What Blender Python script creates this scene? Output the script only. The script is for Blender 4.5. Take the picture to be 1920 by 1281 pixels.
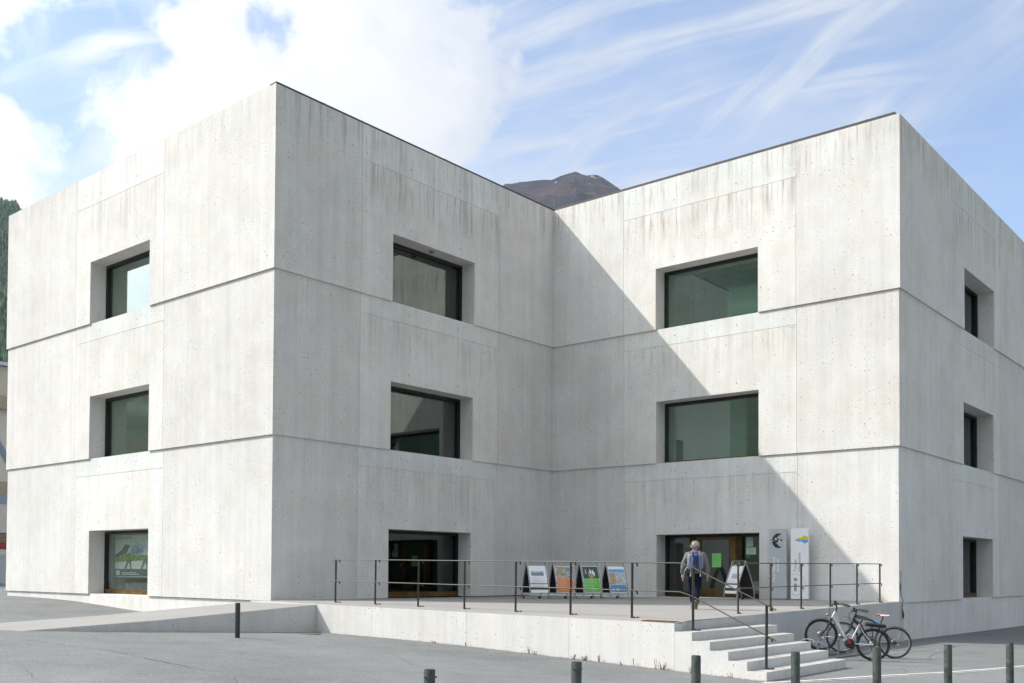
import bpy, bmesh, math, random
import numpy as np
from mathutils import Vector, Matrix
R = math.radians
random.seed(7)
for o in list(bpy.data.objects): bpy.data.objects.remove(o)
S = bpy.context.scene
COL = S.collection

# ------------------------------------------------------------------ camera
cam = bpy.data.cameras.new("camera"); camo = bpy.data.objects.new("camera", cam); COL.objects.link(camo)
rt = Vector((0.64804907, -0.76157289, 0.0062564)); up = Vector((-0.02274854, -0.01114506, 0.99967909)); fw = Vector((0.76125877, 0.64798343, 0.02454722))
M3 = Matrix((rt, up, -fw)).transposed()
camo.matrix_world = Matrix.Translation((-18.64405984, -24.53146914, 0.94157678)) @ M3.to_4x4()
cam.sensor_width = 36; cam.sensor_fit = 'HORIZONTAL'; cam.lens = 1882.3077 / 1920 * 36
cam.shift_x = (960 - 921.3776) / 1920; cam.shift_y = (1024.03 - 640.5) / 1920
cam.clip_end = 20000; cam.clip_start = 0.1
S.camera = camo
# ------------------------------------------------------------------ light
SUNV = Vector((0.65, -1.0, -1.18)).normalized()          # the way sunlight travels
sun = bpy.data.lights.new("sun", 'SUN'); sun.energy = 2.72; sun.angle = R(0.5); sun.color = (1.0, 0.955, 0.89)
suno = bpy.data.objects.new("sun", sun); COL.objects.link(suno)
suno.rotation_euler = SUNV.to_track_quat('-Z', 'Y').to_euler(); suno.location = (-10, 20, 40)
S.view_settings.view_transform = 'Standard'; S.view_settings.look = 'None'
S.view_settings.exposure = 1.23; S.view_settings.gamma = 1; S.view_settings.use_curve_mapping = False
SKY = 0.100
ROT1, ROT2 = 84, 116
W = bpy.data.worlds.new("World"); S.world = W; W.use_nodes = True
nt = W.node_tree; nt.nodes.clear()

class NT:
    """tiny node-tree writer"""
    def __init__(s, t): s.t = t
    def n(s, typ, ins=None, **kw):
        x = s.t.nodes.new(typ)
        for k, v in kw.items(): setattr(x, k, v)
        for k, v in (ins or {}).items():
            if hasattr(v, 'is_output'): s.t.links.new(v, x.inputs[k])
            else: x.inputs[k].default_value = v
        return x
    def m(s, op, a, b=0.0, c=0.0, clamp=False):
        return s.n('ShaderNodeMath', {0: a, 1: b, 2: c}, operation=op, use_clamp=clamp).outputs[0]
    def ss(s, v, lo, hi, a=0.0, b=1.0):
        return s.n('ShaderNodeMapRange', {0: v, 1: lo, 2: hi, 3: a, 4: b}, interpolation_type='SMOOTHSTEP').outputs[0]
    def mix(s, f, a, b, mode='MIX'):
        x = s.n('ShaderNodeMix', data_type='RGBA', blend_type=mode)
        for i, v in ((0, f), (6, a), (7, b)):
            if hasattr(v, 'is_output'): s.t.links.new(v, x.inputs[i])
            else: x.inputs[i].default_value = v
        return x.outputs[2]
    def noise(s, vec, scale, detail=3, rough=.55, dist=0.0):
        return s.n('ShaderNodeTexNoise', {'Vector': vec, 'Scale': scale, 'Detail': detail, 'Roughness': rough, 'Distortion': dist}).outputs[0]
    def map(s, vec, scale=(1, 1, 1), rot=(0, 0, 0), loc=(0, 0, 0)):
        return s.n('ShaderNodeMapping', {0: vec, 1: loc, 2: rot, 3: scale}).outputs[0]

w = NT(nt)
sky = w.n('ShaderNodeTexSky', sky_type='NISHITA', sun_disc=False, sun_elevation=math.asin(-SUNV.z), sun_rotation=math.atan2(-SUNV.x, -SUNV.y), altitude=1470, air_density=1.0, dust_density=0.6, ozone_density=1.0)
dirv = w.n('ShaderNodeTexCoord').outputs['Generated']
sep = w.n('ShaderNodeSeparateXYZ', {0: dirv})
def vadd(v, noise_out, amt):
    o_ = w.n('ShaderNodeVectorMath', {0: noise_out, 1: (.5, .5, .5)}, operation='SUBTRACT').outputs[0]
    o_ = w.n('ShaderNodeVectorMath', {0: o_, 3: amt}, operation='SCALE').outputs[0]
    return w.n('ShaderNodeVectorMath', {0: v, 1: o_}, operation='ADD').outputs[0]
dd = vadd(dirv, w.n('ShaderNodeTexNoise', {'Vector': dirv, 'Scale': 5.0, 'Detail': 2, 'Roughness': .5}).outputs[1], .10)
blobs = [((0.60, 0.665, 0.455), .150), ((0.66, 0.62, 0.40), .075), ((0.53, 0.74, 0.405), .12), ((0.62, 0.675, 0.37), .10), ((0.475, 0.785, 0.385), .075),
         ((0.335, 0.885, 0.32), .10), ((0.32, 0.81, 0.53), .13), ((0.50, 0.66, 0.56), .18), ((0.30, 0.93, 0.27), .08),
         ((-0.55, 0.78, 0.36), .36), ((-0.80, -0.2, 0.5), .30), ((0.1, -0.85, 0.45), .42), ((-0.3, 0.5, 0.8), .30), ((0.6, -0.65, 0.45), .36), ((-.5, -.75, .4), .35), ((-.93, .08, .33), .38), ((-.78, .40, .55), .34), ((-.1, .0, 1.0), .62), ((-.45, -.45, .75), .40)]  # clouds out of view, several added overhead and westward to brighten shaded walls
cum = None
for c, r_ in blobs:
    dist = w.n('ShaderNodeVectorMath', {0: dd, 1: c}, operation='DISTANCE').outputs['Value']
    m_ = w.m('SUBTRACT', 1.0, w.m('DIVIDE', dist, r_))
    cum = m_ if cum is None else w.m('MAXIMUM', cum, m_)
bil = w.noise(dirv, 11.0, 9, .58)
cum = w.m('ADD', cum, w.m('MULTIPLY', w.m('SUBTRACT', bil, .5), 2.0))
cum = w.ss(cum, .0, .40)
# thin ice cloud laid out on a plane overhead and drawn out by the wind
den = w.m('ADD', sep.outputs[2], 0.10)
pl = w.n('ShaderNodeCombineXYZ', {0: w.m('DIVIDE', sep.outputs[0], den), 1: w.m('DIVIDE', sep.outputs[1], den), 2: 0.0}).outputs[0]
pl2 = vadd(pl, w.n('ShaderNodeTexNoise', {'Vector': pl, 'Scale': 1.3, 'Detail': 2, 'Roughness': .5}).outputs[1], .45)
ci = w.noise(w.map(w.map(pl2, rot=(0, 0, R(ROT1))), scale=(1.0, 6.0, 1)), 1.6, 9, .60)
pl3 = vadd(pl, w.n('ShaderNodeTexNoise', {'Vector': pl, 'Scale': 1.0, 'Detail': 2, 'Roughness': .5}).outputs[1], .55)
ci3 = w.noise(w.map(w.map(pl3, rot=(0, 0, R(ROT2))), scale=(.8, 5.0, 1)), 1.5, 8, .60)
ci2 = w.noise(pl, 1.5, 3, .5)
cir = w.m('MULTIPLY', w.ss(ci, .42, .74), w.ss(ci2, .30, .58))
cir = w.m('MAXIMUM', cir, w.m('MULTIPLY', w.ss(ci3, .46, .76), .95))
veil = w.ss(w.noise(pl, 1.2, 4, .55), .32, .66, .08, .50)
cir = w.m('ADD', w.m('MULTIPLY', cir, .80), veil, clamp=True)
# towards the south-east end of the valley the ice cloud thins out to clear blue
clear = w.n('ShaderNodeVectorMath', {0: dirv, 1: (0.955, 0.13, 0.27)}, operation='DISTANCE').outputs['Value']
cir = w.m('MULTIPLY', cir, w.ss(clear, .10, .24, .10, 1.0))
clear2 = w.n('ShaderNodeVectorMath', {0: dirv, 1: (0.385, 0.85, 0.37)}, operation='DISTANCE').outputs['Value']
cir = w.m('MULTIPLY', cir, w.ss(clear2, .02, .11, .35, 1.0))
cover = w.m('MAXIMUM', w.m('MULTIPLY', cir, .93), cum)
# cloud body shade
sh = w.noise(dd, 6.5, 7, .62)
ccol = w.mix(w.ss(sh, .34, .62), (.78, .83, .91, 1), (1.0, 1.0, 1.0, 1))
skyc = w.mix(1.0, sky.outputs[0], (SKY, SKY, SKY, 1), 'MULTIPLY')
skyc = w.mix(1.0, skyc, (.92, .97, 1.0, 1), 'MULTIPLY')
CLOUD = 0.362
# aureole added round the unseen sun, forward scatter boosted to lift the shaded walls
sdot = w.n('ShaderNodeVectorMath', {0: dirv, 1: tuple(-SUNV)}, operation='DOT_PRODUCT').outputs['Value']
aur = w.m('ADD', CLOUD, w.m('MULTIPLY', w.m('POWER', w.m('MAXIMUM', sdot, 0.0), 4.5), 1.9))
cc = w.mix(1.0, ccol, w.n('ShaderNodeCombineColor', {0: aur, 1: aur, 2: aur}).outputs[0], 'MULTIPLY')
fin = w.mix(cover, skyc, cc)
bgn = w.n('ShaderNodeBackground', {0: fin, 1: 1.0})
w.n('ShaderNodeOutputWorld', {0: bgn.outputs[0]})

# ------------------------------------------------------------------ helpers
class MB:
    def __init__(s): s.v = []; s.f = []; s.uv = {}
    def add(s, vs, fs, uvs=None):
        b = len(s.v); s.v += [tuple(v) for v in vs]
        for i, f in enumerate(fs):
            if uvs: s.uv[len(s.f)] = uvs[i]
            s.f.append([b + k for k in f])
    def box(s, a, b):
        x0, y0, z0 = [min(a[i], b[i]) for i in range(3)]; x1, y1, z1 = [max(a[i], b[i]) for i in range(3)]
        s.add([(x0,y0,z0),(x1,y0,z0),(x1,y1,z0),(x0,y1,z0),(x0,y0,z1),(x1,y0,z1),(x1,y1,z1),(x0,y1,z1)],
              [(0,3,2,1),(4,5,6,7),(0,1,5,4),(1,2,6,5),(2,3,7,6),(3,0,4,7)])
        return s
    def obox(s, c, ax, ay, az):
        c, ax, ay, az = map(Vector, (c, ax, ay, az))
        vs = [c + ax*i + ay*j + az*k for k in (-1,1) for j in (-1,1) for i in (-1,1)]
        s.add(vs, [(0,2,3,1),(4,5,7,6),(0,1,5,4),(1,3,7,5),(3,2,6,7),(2,0,4,6)]); return s
    def tube(s, pts, r, n=8, caps=True, flat=None):
        pts = [Vector(p) for p in pts]; rr = r if isinstance(r, (list, tuple)) else [r]*len(pts)
        b = len(s.v); prev = None
        for i, p in enumerate(pts):
            t = (pts[min(i+1, len(pts)-1)] - pts[max(i-1, 0)]).normalized()
            if prev is None:
                u = t.cross(Vector((0,0,1)))
                if u.length < .05: u = t.cross(Vector((1,0,0)))
                u.normalize()
            else:
                u = (prev - t*prev.dot(t)).normalized()
            prev = u; v = t.cross(u)
            fx, fy = flat or (1, 1)
            for k in range(n):
                a = 2*math.pi*k/n; s.v.append(tuple(p + u*math.cos(a)*rr[i]*fx + v*math.sin(a)*rr[i]*fy))
        for i in range(len(pts)-1):
            for k in range(n):
                k2 = (k+1) % n; s.f.append([b+i*n+k, b+i*n+k2, b+(i+1)*n+k2, b+(i+1)*n+k])
        if caps:
            s.f.append([b+k for k in range(n)][::-1]); s.f.append([b+(len(pts)-1)*n+k for k in range(n)])
        return s
    def ring(s, c, r0, r, axis='Y', n=32, m=8, a0=0, a1=360):
        pts = []; full = abs(a1-a0) >= 360
        for i in range(n + (0 if full else 1)):
            a = R(a0 + (a1-a0)*i/n)
            if axis == 'Y': pts.append(Vector((c[0]+r0*math.cos(a), c[1], c[2]+r0*math.sin(a))))
            elif axis == 'Z': pts.append(Vector((c[0]+r0*math.cos(a), c[1]+r0*math.sin(a), c[2])))
            else: pts.append(Vector((c[0], c[1]+r0*math.cos(a), c[2]+r0*math.sin(a))))
        if not full: return s.tube(pts, r, m)
        b = len(s.v); C0 = Vector(c); ax = Vector((0,1,0)) if axis == 'Y' else Vector((0,0,1)) if axis == 'Z' else Vector((1,0,0))
        for p in pts:
            d = (p-C0).normalized()
            for k in range(m):
                t = 2*math.pi*k/m; s.v.append(tuple(p + d*math.cos(t)*r + ax*math.sin(t)*r))
        for i in range(n):
            for k in range(m):
                i2 = (i+1) % n; k2 = (k+1) % m
                s.f.append([b+i*m+k, b+i*m+k2, b+i2*m+k2, b+i2*m+k])
        return s
    def prism(s, poly, org, ex, ey, ez):
        """poly in (ex,ey) at org, pushed along ez"""
        org, ex, ey, ez = map(Vector, (org, ex, ey, ez)); n = len(poly)
        vs = [org + ex*p[0] + ey*p[1] for p in poly] + [org + ex*p[0] + ey*p[1] + ez for p in poly]
        s.add(vs, [tuple(range(n))[::-1], tuple(range(n, 2*n))] + [(i, (i+1) % n, n+(i+1) % n, n+i) for i in range(n)]); return s
    def lathe(s, prof, c=(0,0,0), n=20):
        b = len(s.v)
        for r, z in prof:
            for k in range(n):
                a = 2*math.pi*k/n; s.v.append((c[0]+r*math.cos(a), c[1]+r*math.sin(a), c[2]+z))
        for i in range(len(prof)-1):
            for k in range(n):
                k2 = (k+1) % n; s.f.append([b+i*n+k, b+i*n+k2, b+(i+1)*n+k2, b+(i+1)*n+k])
        s.f.append([b+k for k in range(n)][::-1]); s.f.append([b+(len(prof)-1)*n+k for k in range(n)]); return s
    def ball(s, c, rx, ry, rz, n=12, m=8):
        prof = [(math.sin(math.pi*i/m), -math.cos(math.pi*i/m)) for i in range(m+1)]; b = len(s.v)
        for r, z in prof:
            for k in range(n):
                a = 2*math.pi*k/n; s.v.append((c[0]+rx*r*math.cos(a), c[1]+ry*r*math.sin(a), c[2]+rz*z))
        for i in range(m):
            for k in range(n):
                k2 = (k+1) % n; s.f.append([b+i*n+k, b+i*n+k2, b+(i+1)*n+k2, b+(i+1)*n+k])
        return s
    def build(s, name, mat, parent=None, smooth=False, bevel=0, world=False, color=None):
        vs = s.v
        if world and parent is not None:
            rtp = parent
            while rtp.parent: rtp = rtp.parent
            inv = (Matrix.Translation(rtp.location) @ Matrix.Rotation(rtp.rotation_euler.z, 4, 'Z')).inverted()
            vs = [tuple(inv @ Vector(v)) for v in vs]
        me = bpy.data.meshes.new(name); me.from_pydata(vs, [], s.f)
        if s.uv:
            uvl = me.uv_layers.new(name="UVMap")
            for i, p in enumerate(me.polygons):
                if i in s.uv:
                    for k, li in enumerate(p.loop_indices): uvl.data[li].uv = s.uv[i][k]
        me.validate(); me.update()
        if bevel:
            bm = bmesh.new(); bm.from_mesh(me); bmesh.ops.bevel(bm, geom=bm.edges, offset=bevel, segments=1, affect='EDGES'); bm.to_mesh(me); bm.free()
        if smooth:
            me.polygons.foreach_set('use_smooth', [True]*len(me.polygons))
            try: me.set_sharp_from_angle(angle=R(40))
            except Exception: pass
        me.materials.append(mat)
        o = bpy.data.objects.new(name, me); COL.objects.link(o)
        if parent is not None: o.parent = parent
        if color: o.color = color
        return o

def tag(o, label, cat, group=None):
    o['label'] = label; o['category'] = cat
    if group: o['group'] = group
    return o
def thing(name, label, cat, loc=(0,0,0), rz=0, group=None):
    o = bpy.data.objects.new(name, None); o.empty_display_size = .2; COL.objects.link(o)
    o.location = loc; o.rotation_euler = (0, 0, rz); tag(o, label, cat, group); return o
def struct(o, k='structure'): o['kind'] = k; return o
def copy_tree(o, parent=None):
    c = o.copy(); COL.objects.link(c)
    if parent is not None: c.parent = parent
    for ch in list(o.children): copy_tree(ch, c)
    return c
def text(body, size, org, ex, ey, mat, name, parent, align='LEFT', world=True):
    """flat lettering as thin mesh: ex = reading direction, ey = up the letters"""
    cu = bpy.data.curves.new(name, 'FONT'); cu.body = body; cu.size = size; cu.extrude = 0.0015; cu.align_x = align; cu.offset = size*.012
    t = bpy.data.objects.new(name, cu); COL.objects.link(t)
    dg = bpy.context.evaluated_depsgraph_get(); me = bpy.data.meshes.new_from_object(t.evaluated_get(dg))
    bpy.data.objects.remove(t)
    ex, ey = Vector(ex).normalized(), Vector(ey).normalized(); ez = ex.cross(ey)
    mb = MB(); mb.add([Vector(org) + ex*v.co.x + ey*v.co.y + ez*v.co.z for v in me.vertices], [tuple(p.vertices) for p in me.polygons])
    return mb.build(name, mat, parent, world=world)

# ---- materials
def mat(name):
    m = bpy.data.materials.new(name); m.use_nodes = True; m.node_tree.nodes.clear(); return m, NT(m.node_tree)
def plain(name, col, rough=.6, metal=0.0, var=.12, scale=8, bump=0.0, spec=.5, emit=None):
    m, t = mat(name)
    pos = t.n('ShaderNodeTexCoord').outputs['Object']
    n1 = t.noise(pos, scale, 4, .6)
    c = t.mix(t.ss(n1, .3, .7), tuple(x*(1-var) for x in col)+(1,), tuple(min(1, x*(1+var)) for x in col)+(1,))
    b = t.n('ShaderNodeBsdfPrincipled', {'Base Color': c, 'Roughness': t.ss(n1, .2, .8, max(.03, rough-.08), min(1, rough+.08)), 'Metallic': metal, 'Specular IOR Level': spec})
    if bump:
        bp = t.n('ShaderNodeBump', {'Height': t.noise(pos, scale*6, 3), 'Strength': bump, 'Distance': .01}); t.t.links.new(bp.outputs[0], b.inputs['Normal'])
    if emit: b.inputs['Emission Color'].default_value = tuple(emit[:3])+(1,); b.inputs['Emission Strength'].default_value = emit[3]
    t.n('ShaderNodeOutputMaterial', {0: b.outputs[0]}); return m

def concrete(name, base, warm, holes=1.0, streak=1.0, tone=.10, stain=True):
    m, t = mat(name)
    pos = t.n('ShaderNodeNewGeometry').outputs['Position']
    oi = t.n('ShaderNodeObjectInfo')
    big = t.noise(pos, .35, 4, .6)
    ver = t.noise(t.map(pos, scale=(3.2, 3.2, .10)), 1.0, 5, .65)
    ver2 = t.noise(t.map(pos, scale=(14, 14, .25)), 1.0, 3, .6)
    mid = t.noise(pos, 1.6, 6, .62)
    fine = t.noise(pos, 22, 4, .65)
    f = t.m('ADD', t.m('MULTIPLY', t.m('SUBTRACT', big, .5), 1.3), t.m('MULTIPLY', t.m('SUBTRACT', ver, .5), 1.0*streak))
    f = t.m('ADD', f, t.m('MULTIPLY', t.m('SUBTRACT', mid, .5), 1.0))
    f = t.m('ADD', f, t.m('MULTIPLY', t.m('SUBTRACT', ver2, .5), .55*streak))
    f = t.m('ADD', f, t.m('MULTIPLY', t.m('SUBTRACT', fine, .5), .55))
    br = t.m('ADD', 1.0, t.m('MULTIPLY', f, tone*2.0))
    c = t.mix(t.ss(t.noise(pos, .9, 5, .6), .38, .66), base+(1,), warm+(1,))
    c = t.mix(1.0, c, t.n('ShaderNodeCombineColor', {0: br, 1: br, 2: br}).outputs[0], 'MULTIPLY')
    c = t.mix(1.0, c, oi.outputs['Color'], 'MULTIPLY')
    # run-off stains under the coping and under the panel joints: UV = (metres along, metres below the top edge)
    uv = t.n('ShaderNodeTexCoord').outputs['UV']; su = t.n('ShaderNodeSeparateXYZ', {0: uv})
    if stain:
        ln = t.noise(t.map(uv, scale=(1.3, .0, 1)), 1.0, 5, .7)
        st = t.noise(t.map(uv, scale=(7.0, .35, 1)), 1.0, 4, .65)
        st2 = t.noise(t.map(uv, scale=(2.2, .18, 1)), 1.0, 4, .6)
        has = t.m('GREATER_THAN', su.outputs[1], .0005)
        fall = t.m('MULTIPLY', t.ss(su.outputs[1], 0.0, t.m('ADD', .3, t.m('MULTIPLY', ln, 3.2)), 1.0, 0.0), has)
        sm = t.m('MULTIPLY', fall, t.m('MAXIMUM', t.ss(st, .50, .68), t.m('MULTIPLY', t.ss(st2, .50, .66), .65)), clamp=True)
        sm = t.m('MULTIPLY', sm, t.n('ShaderNodeAttribute', attribute_type='OBJECT', attribute_name='wet').outputs['Fac'])
        c = t.mix(t.m('MULTIPLY', sm, .74), c, (.25, .215, .155, 1))
    # air bubbles
    sp = t.n('ShaderNodeSeparateXYZ', {0: pos}); nn_ = t.n('ShaderNodeSeparateXYZ', {0: t.n('ShaderNodeNewGeometry').outputs['True Normal']})
    flatm = t.m('GREATER_THAN', t.m('ABSOLUTE', nn_.outputs[2]), .5)
    wallc = t.n('ShaderNodeCombineXYZ', {0: t.m('ADD', sp.outputs[0], sp.outputs[1]), 1: sp.outputs[2], 2: 0.0}).outputs[0]
    wc = t.n('ShaderNodeMix', data_type='VECTOR'); t.t.links.new(flatm, wc.inputs[0]); t.t.links.new(wallc, wc.inputs[4]); t.t.links.new(pos, wc.inputs[5]); wc = wc.outputs[1]
    wj = t.n('ShaderNodeVectorMath', {0: wc, 1: t.n('ShaderNodeVectorMath', {0: t.n('ShaderNodeTexNoise', {'Vector': wc, 'Scale': 22.0}).outputs[1], 3: .03}, operation='SCALE').outputs[0]}, operation='ADD').outputs[0]
    clus = t.m('MULTIPLY', t.m('SUBTRACT', t.noise(pos, .8, 6, .7), .5), 4.6)
    def bub(scale, r0, r1, thr):
        v = t.n('ShaderNodeTexVoronoi', {'Vector': wj, 'Scale': scale, 'Randomness': 1.0}, voronoi_dimensions='2D')
        cr = t.n('ShaderNodeSeparateColor', {0: v.outputs['Color']})
        rr = t.m('MULTIPLY', t.m('ADD', r0, t.m('MULTIPLY', t.m('POWER', cr.outputs[0], 3.0), r1)), scale)
        inside = t.m('SUBTRACT', 1.0, t.ss(v.outputs['Distance'], t.m('MULTIPLY', rr, .6), t.m('MULTIPLY', rr, 1.2)))
        on = t.m('GREATER_THAN', t.m('ADD', cr.outputs[1], clus), thr)
        return t.m('MULTIPLY', inside, on)
    bb = t.m('MAXIMUM', bub(6.5, .0070, .0145, .70), bub(13.0, .0050, .0075, .66))
    bb = t.m('MULTIPLY', bb, holes)
    c = t.mix(t.m('MULTIPLY', bb, t.n('ShaderNodeMapRange', {0: t.noise(pos, 3.0, 2), 1: .35, 2: .65, 3: .62, 4: 1.0}).outputs[0]), c, (.105, .092, .068, 1))
    hgt = t.m('SUBTRACT', t.m('ADD', t.m('MULTIPLY', fine, .25), t.m('MULTIPLY', mid, .3)), bb)
    bp = t.n('ShaderNodeBump', {'Height': hgt, 'Strength': .35, 'Distance': .006})
    b = t.n('ShaderNodeBsdfPrincipled', {'Base Color': c, 'Roughness': .82, 'Specular IOR Level': .25, 'Normal': bp.outputs[0]})
    t.n('ShaderNodeOutputMaterial', {0: b.outputs[0]}); return m

MC = concrete('board_marked_concrete', (.662, .652, .630), (.658, .630, .583), tone=.14)
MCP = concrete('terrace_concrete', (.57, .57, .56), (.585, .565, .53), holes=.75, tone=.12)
MPLUG = plain('mortar_plug', (.36, .355, .34), .9, var=.2, scale=20)
MCI = plain('coping_metal', (.052, .045, .046), .55, .3)

def glass(name, tint, refl=.22):
    m, t = mat(name)
    lw = t.n('ShaderNodeLayerWeight', {0: .35}).outputs['Facing']
    fr = t.m('ADD', refl, t.m('MULTIPLY', t.m('POWER', lw, 3.0), .6), clamp=True)
    g = t.n('ShaderNodeBsdfGlossy', {0: (.86, .89, .88, 1), 1: .0})
    tr = t.n('ShaderNodeBsdfTransparent', {0: tint+(1,)})
    mx = t.n('ShaderNodeMixShader', {0: fr, 1: tr.outputs[0], 2: g.outputs[0]})
    t.n('ShaderNodeOutputMaterial', {0: mx.outputs[0]}); return m
MG = glass('tinted_glass', (.42, .52, .46), .15)
MGD = glass('dark_shop_glass', (.36, .46, .41), .08)
MGC = glass('shop_window_glass', (.93, .97, .95), .10)
MGR = glass('green_tinted_glass', (.68, .79, .745), .22)
MGL = glass('clear_glass', (.62, .78, .72), .32)
MWALLP = plain('white_partition', (.82, .84, .78), .8, var=.03)
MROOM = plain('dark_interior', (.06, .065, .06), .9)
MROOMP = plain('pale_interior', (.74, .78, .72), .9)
MFR = plain('black_frame', (.018, .018, .018), .45, .2)
MBZ = plain('bronze', (.17, .105, .036), .42, .75, var=.25, scale=3)
MBZD = plain('dark_bronze', (.07, .046, .02), .4, .7, var=.3, scale=3)
MRAIL = plain('weathered_steel_bar', (.062, .055, .046), .55, .35, var=.3, scale=12)
MBOL = plain('green_grey_bollard_paint', (.062, .074, .066), .45, .3, var=.35, scale=9, bump=.1)
MBOLD = plain('dark_bollard_paint', (.03, .036, .038), .5, .2)
MWHITE = plain('white_print', (.80, .81, .82), .5, var=.02)
MGREY = plain('light_grey_panel', (.44, .475, .50), .45, var=.03)
MGREYT = plain('grey_lettering', (.28, .30, .32), .6, var=.02)
MBLACK = plain('black_print', (.02, .02, .022), .5)
MALU = plain('aluminium', (.50, .51, .52), .32, .85, var=.1)
MRUB = plain('rubber', (.022, .022, .023), .7)
MCHR = plain('steel', (.27, .275, .28), .38, .8, var=.1)
MGAL = plain('galvanised_steel', (.20, .215, .235), .55, .4, var=.2, scale=20)

# ------------------------------------------------------------------ terrain heights
GC = [(.05,17.6,-.21),(.05,12.3,-.29),(.05,7.3,-.55),(-.83,-3.1,-.76),(-4.1,-3.1,-.62),(-6.9,-3.1,-.5),(-8.85,-3.1,-.40),(-.83,-8.2,-.84),(-.83,-12.1,-.98),(-.83,-14.2,-1.05),(-.83,-16.2,-1.115),(3.1,-16.2,-1.13),(14,-13.7,-1.21),(30,-13.7,-1.33),(-9,-.2,-.44),
(-7,-19.5,-.90),(-12,-18,-.80),(-2,-20.7,-1.00),(-18.6,-24.5,-.66),(-40,20,.1),(-40,-40,-.6),(40,-40,-1.8),(60,-14,-1.5),(0,40,.0),(-30,45,.1),(-20,5,-.1)]
GP = np.array(GC); GX = GP[:, :2]
_r = np.hypot(GX[:, None, 0]-GX[None, :, 0], GX[:, None, 1]-GX[None, :, 1])
_K = np.where(_r > 0, _r*_r*np.log(_r+1e-12), 0) + np.eye(len(GX))*1e-3
_Q = np.c_[np.ones(len(GX)), GX]
GS = np.linalg.solve(np.block([[_K, _Q], [_Q.T, np.zeros((3, 3))]]), np.r_[GP[:, 2], 0, 0, 0])
def ground(x, y):
    r = np.hypot(x-GX[:, 0], y-GX[:, 1]); z = float(np.where(r > 0, r*r*np.log(r+1e-12), 0) @ GS[:-3] + GS[-3] + GS[-2]*x + GS[-1]*y)
    d = max(abs(x), abs(y)); k = min(max((d-40)/30, 0), 1)
    return z*(1-k) + (-.9)*k
def tz(x, y):
    t = -y; e = .033-.009*t
    inn = np.interp(t, [0, 3.4, 14.3], [.01, .04, -.065]); far = np.interp(t, [0, 14.3], [-.04, .05])
    if x < -.2: return float(e+(inn-e)*(x+.83)/.63)
    return float(inn+(far-inn)*min((x+.2)/14.2, 1))

# ground sheet
def asphalt():
    m, t = mat('asphalt')
    pos = t.n('ShaderNodeNewGeometry').outputs['Position']
    agg = t.n('ShaderNodeTexVoronoi', {'Vector': pos, 'Scale': 95.0})
    ac = t.n('ShaderNodeSeparateColor', {0: agg.outputs['Color']}).outputs[0]
    big = t.noise(pos, .22, 5, .6); mid = t.noise(pos, 1.3, 5, .65); fine = t.noise(pos, 30, 4, .7)
    f = t.m('ADD', t.m('MULTIPLY', t.m('SUBTRACT', big, .5), .8), t.m('MULTIPLY', t.m('SUBTRACT', mid, .5), .55))
    f = t.m('ADD', f, t.m('MULTIPLY', t.m('SUBTRACT', fine, .5), .75))
    f = t.m('ADD', f, t.m('MULTIPLY', t.m('SUBTRACT', ac, .5), .55))
    br = t.m('ADD', 1.0, f)
    c = t.mix(1.0, (.139, .147, .145, 1), t.n('ShaderNodeCombineColor', {0: br, 1: br, 2: br}).outputs[0], 'MULTIPLY')
    c = t.mix(t.m('MULTIPLY', t.ss(ac, .90, 1.0), .45), c, (.42, .41, .38, 1))
    # wandering seam cracks
    cr = t.n('ShaderNodeTexVoronoi', {'Vector': t.n('ShaderNodeVectorMath', {0: t.map(pos, scale=(.09, .075, .09)), 1: t.n('ShaderNodeVectorMath', {0: t.n('ShaderNodeTexNoise', {'Vector': pos, 'Scale': .8, 'Detail': 5}).outputs[1], 3: .07}, operation='SCALE').outputs[0]}, operation='ADD').outputs[0], 'Scale': 1.0}, feature='DISTANCE_TO_EDGE').outputs['Distance']
    ck = t.m('MULTIPLY', t.ss(cr, .0006, .0018, 1.0, 0.0), t.ss(t.noise(pos, .5, 3), .50, .58))
    c = t.mix(t.m('MULTIPLY', ck, .6), c, (.06, .065, .065, 1))
    bp = t.n('ShaderNodeBump', {'Height': t.m('ADD', ac, fine), 'Strength': .5, 'Distance': .006})
    b = t.n('ShaderNodeBsdfPrincipled', {'Base Color': c, 'Roughness': .88, 'Specular IOR Level': .3, 'Normal': bp.outputs[0]})
    t.n('ShaderNodeOutputMaterial', {0: b.outputs[0]}); return m
MASP = asphalt()
MGRASS = plain('meadow', (.06, .085, .03), .95, var=.4, scale=.01)
def axis_vals():
    v = list(np.arange(-46, 46.1, 1.0)); e = 46
    while e < 7000: e *= 1.35; v += [e, -e]
    return sorted(v)
ax = axis_vals(); g = MB(); n = len(ax)
g.v = [(x, y, ground(x, y) - (0 if max(abs(x), abs(y)) < 150 else 4)) for y in ax for x in ax]
for j in range(n-1):
    for i in range(n-1): g.f.append([j*n+i, j*n+i+1, (j+1)*n+i+1, (j+1)*n+i])
go = g.build('ground', MASP); struct(go); go.data.polygons.foreach_set('use_smooth', [True]*len(go.data.polygons))
go.data.materials.append(MGRASS)
for p in go.data.polygons:
    if p.center.length > 130: p.material_index = 1

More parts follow.
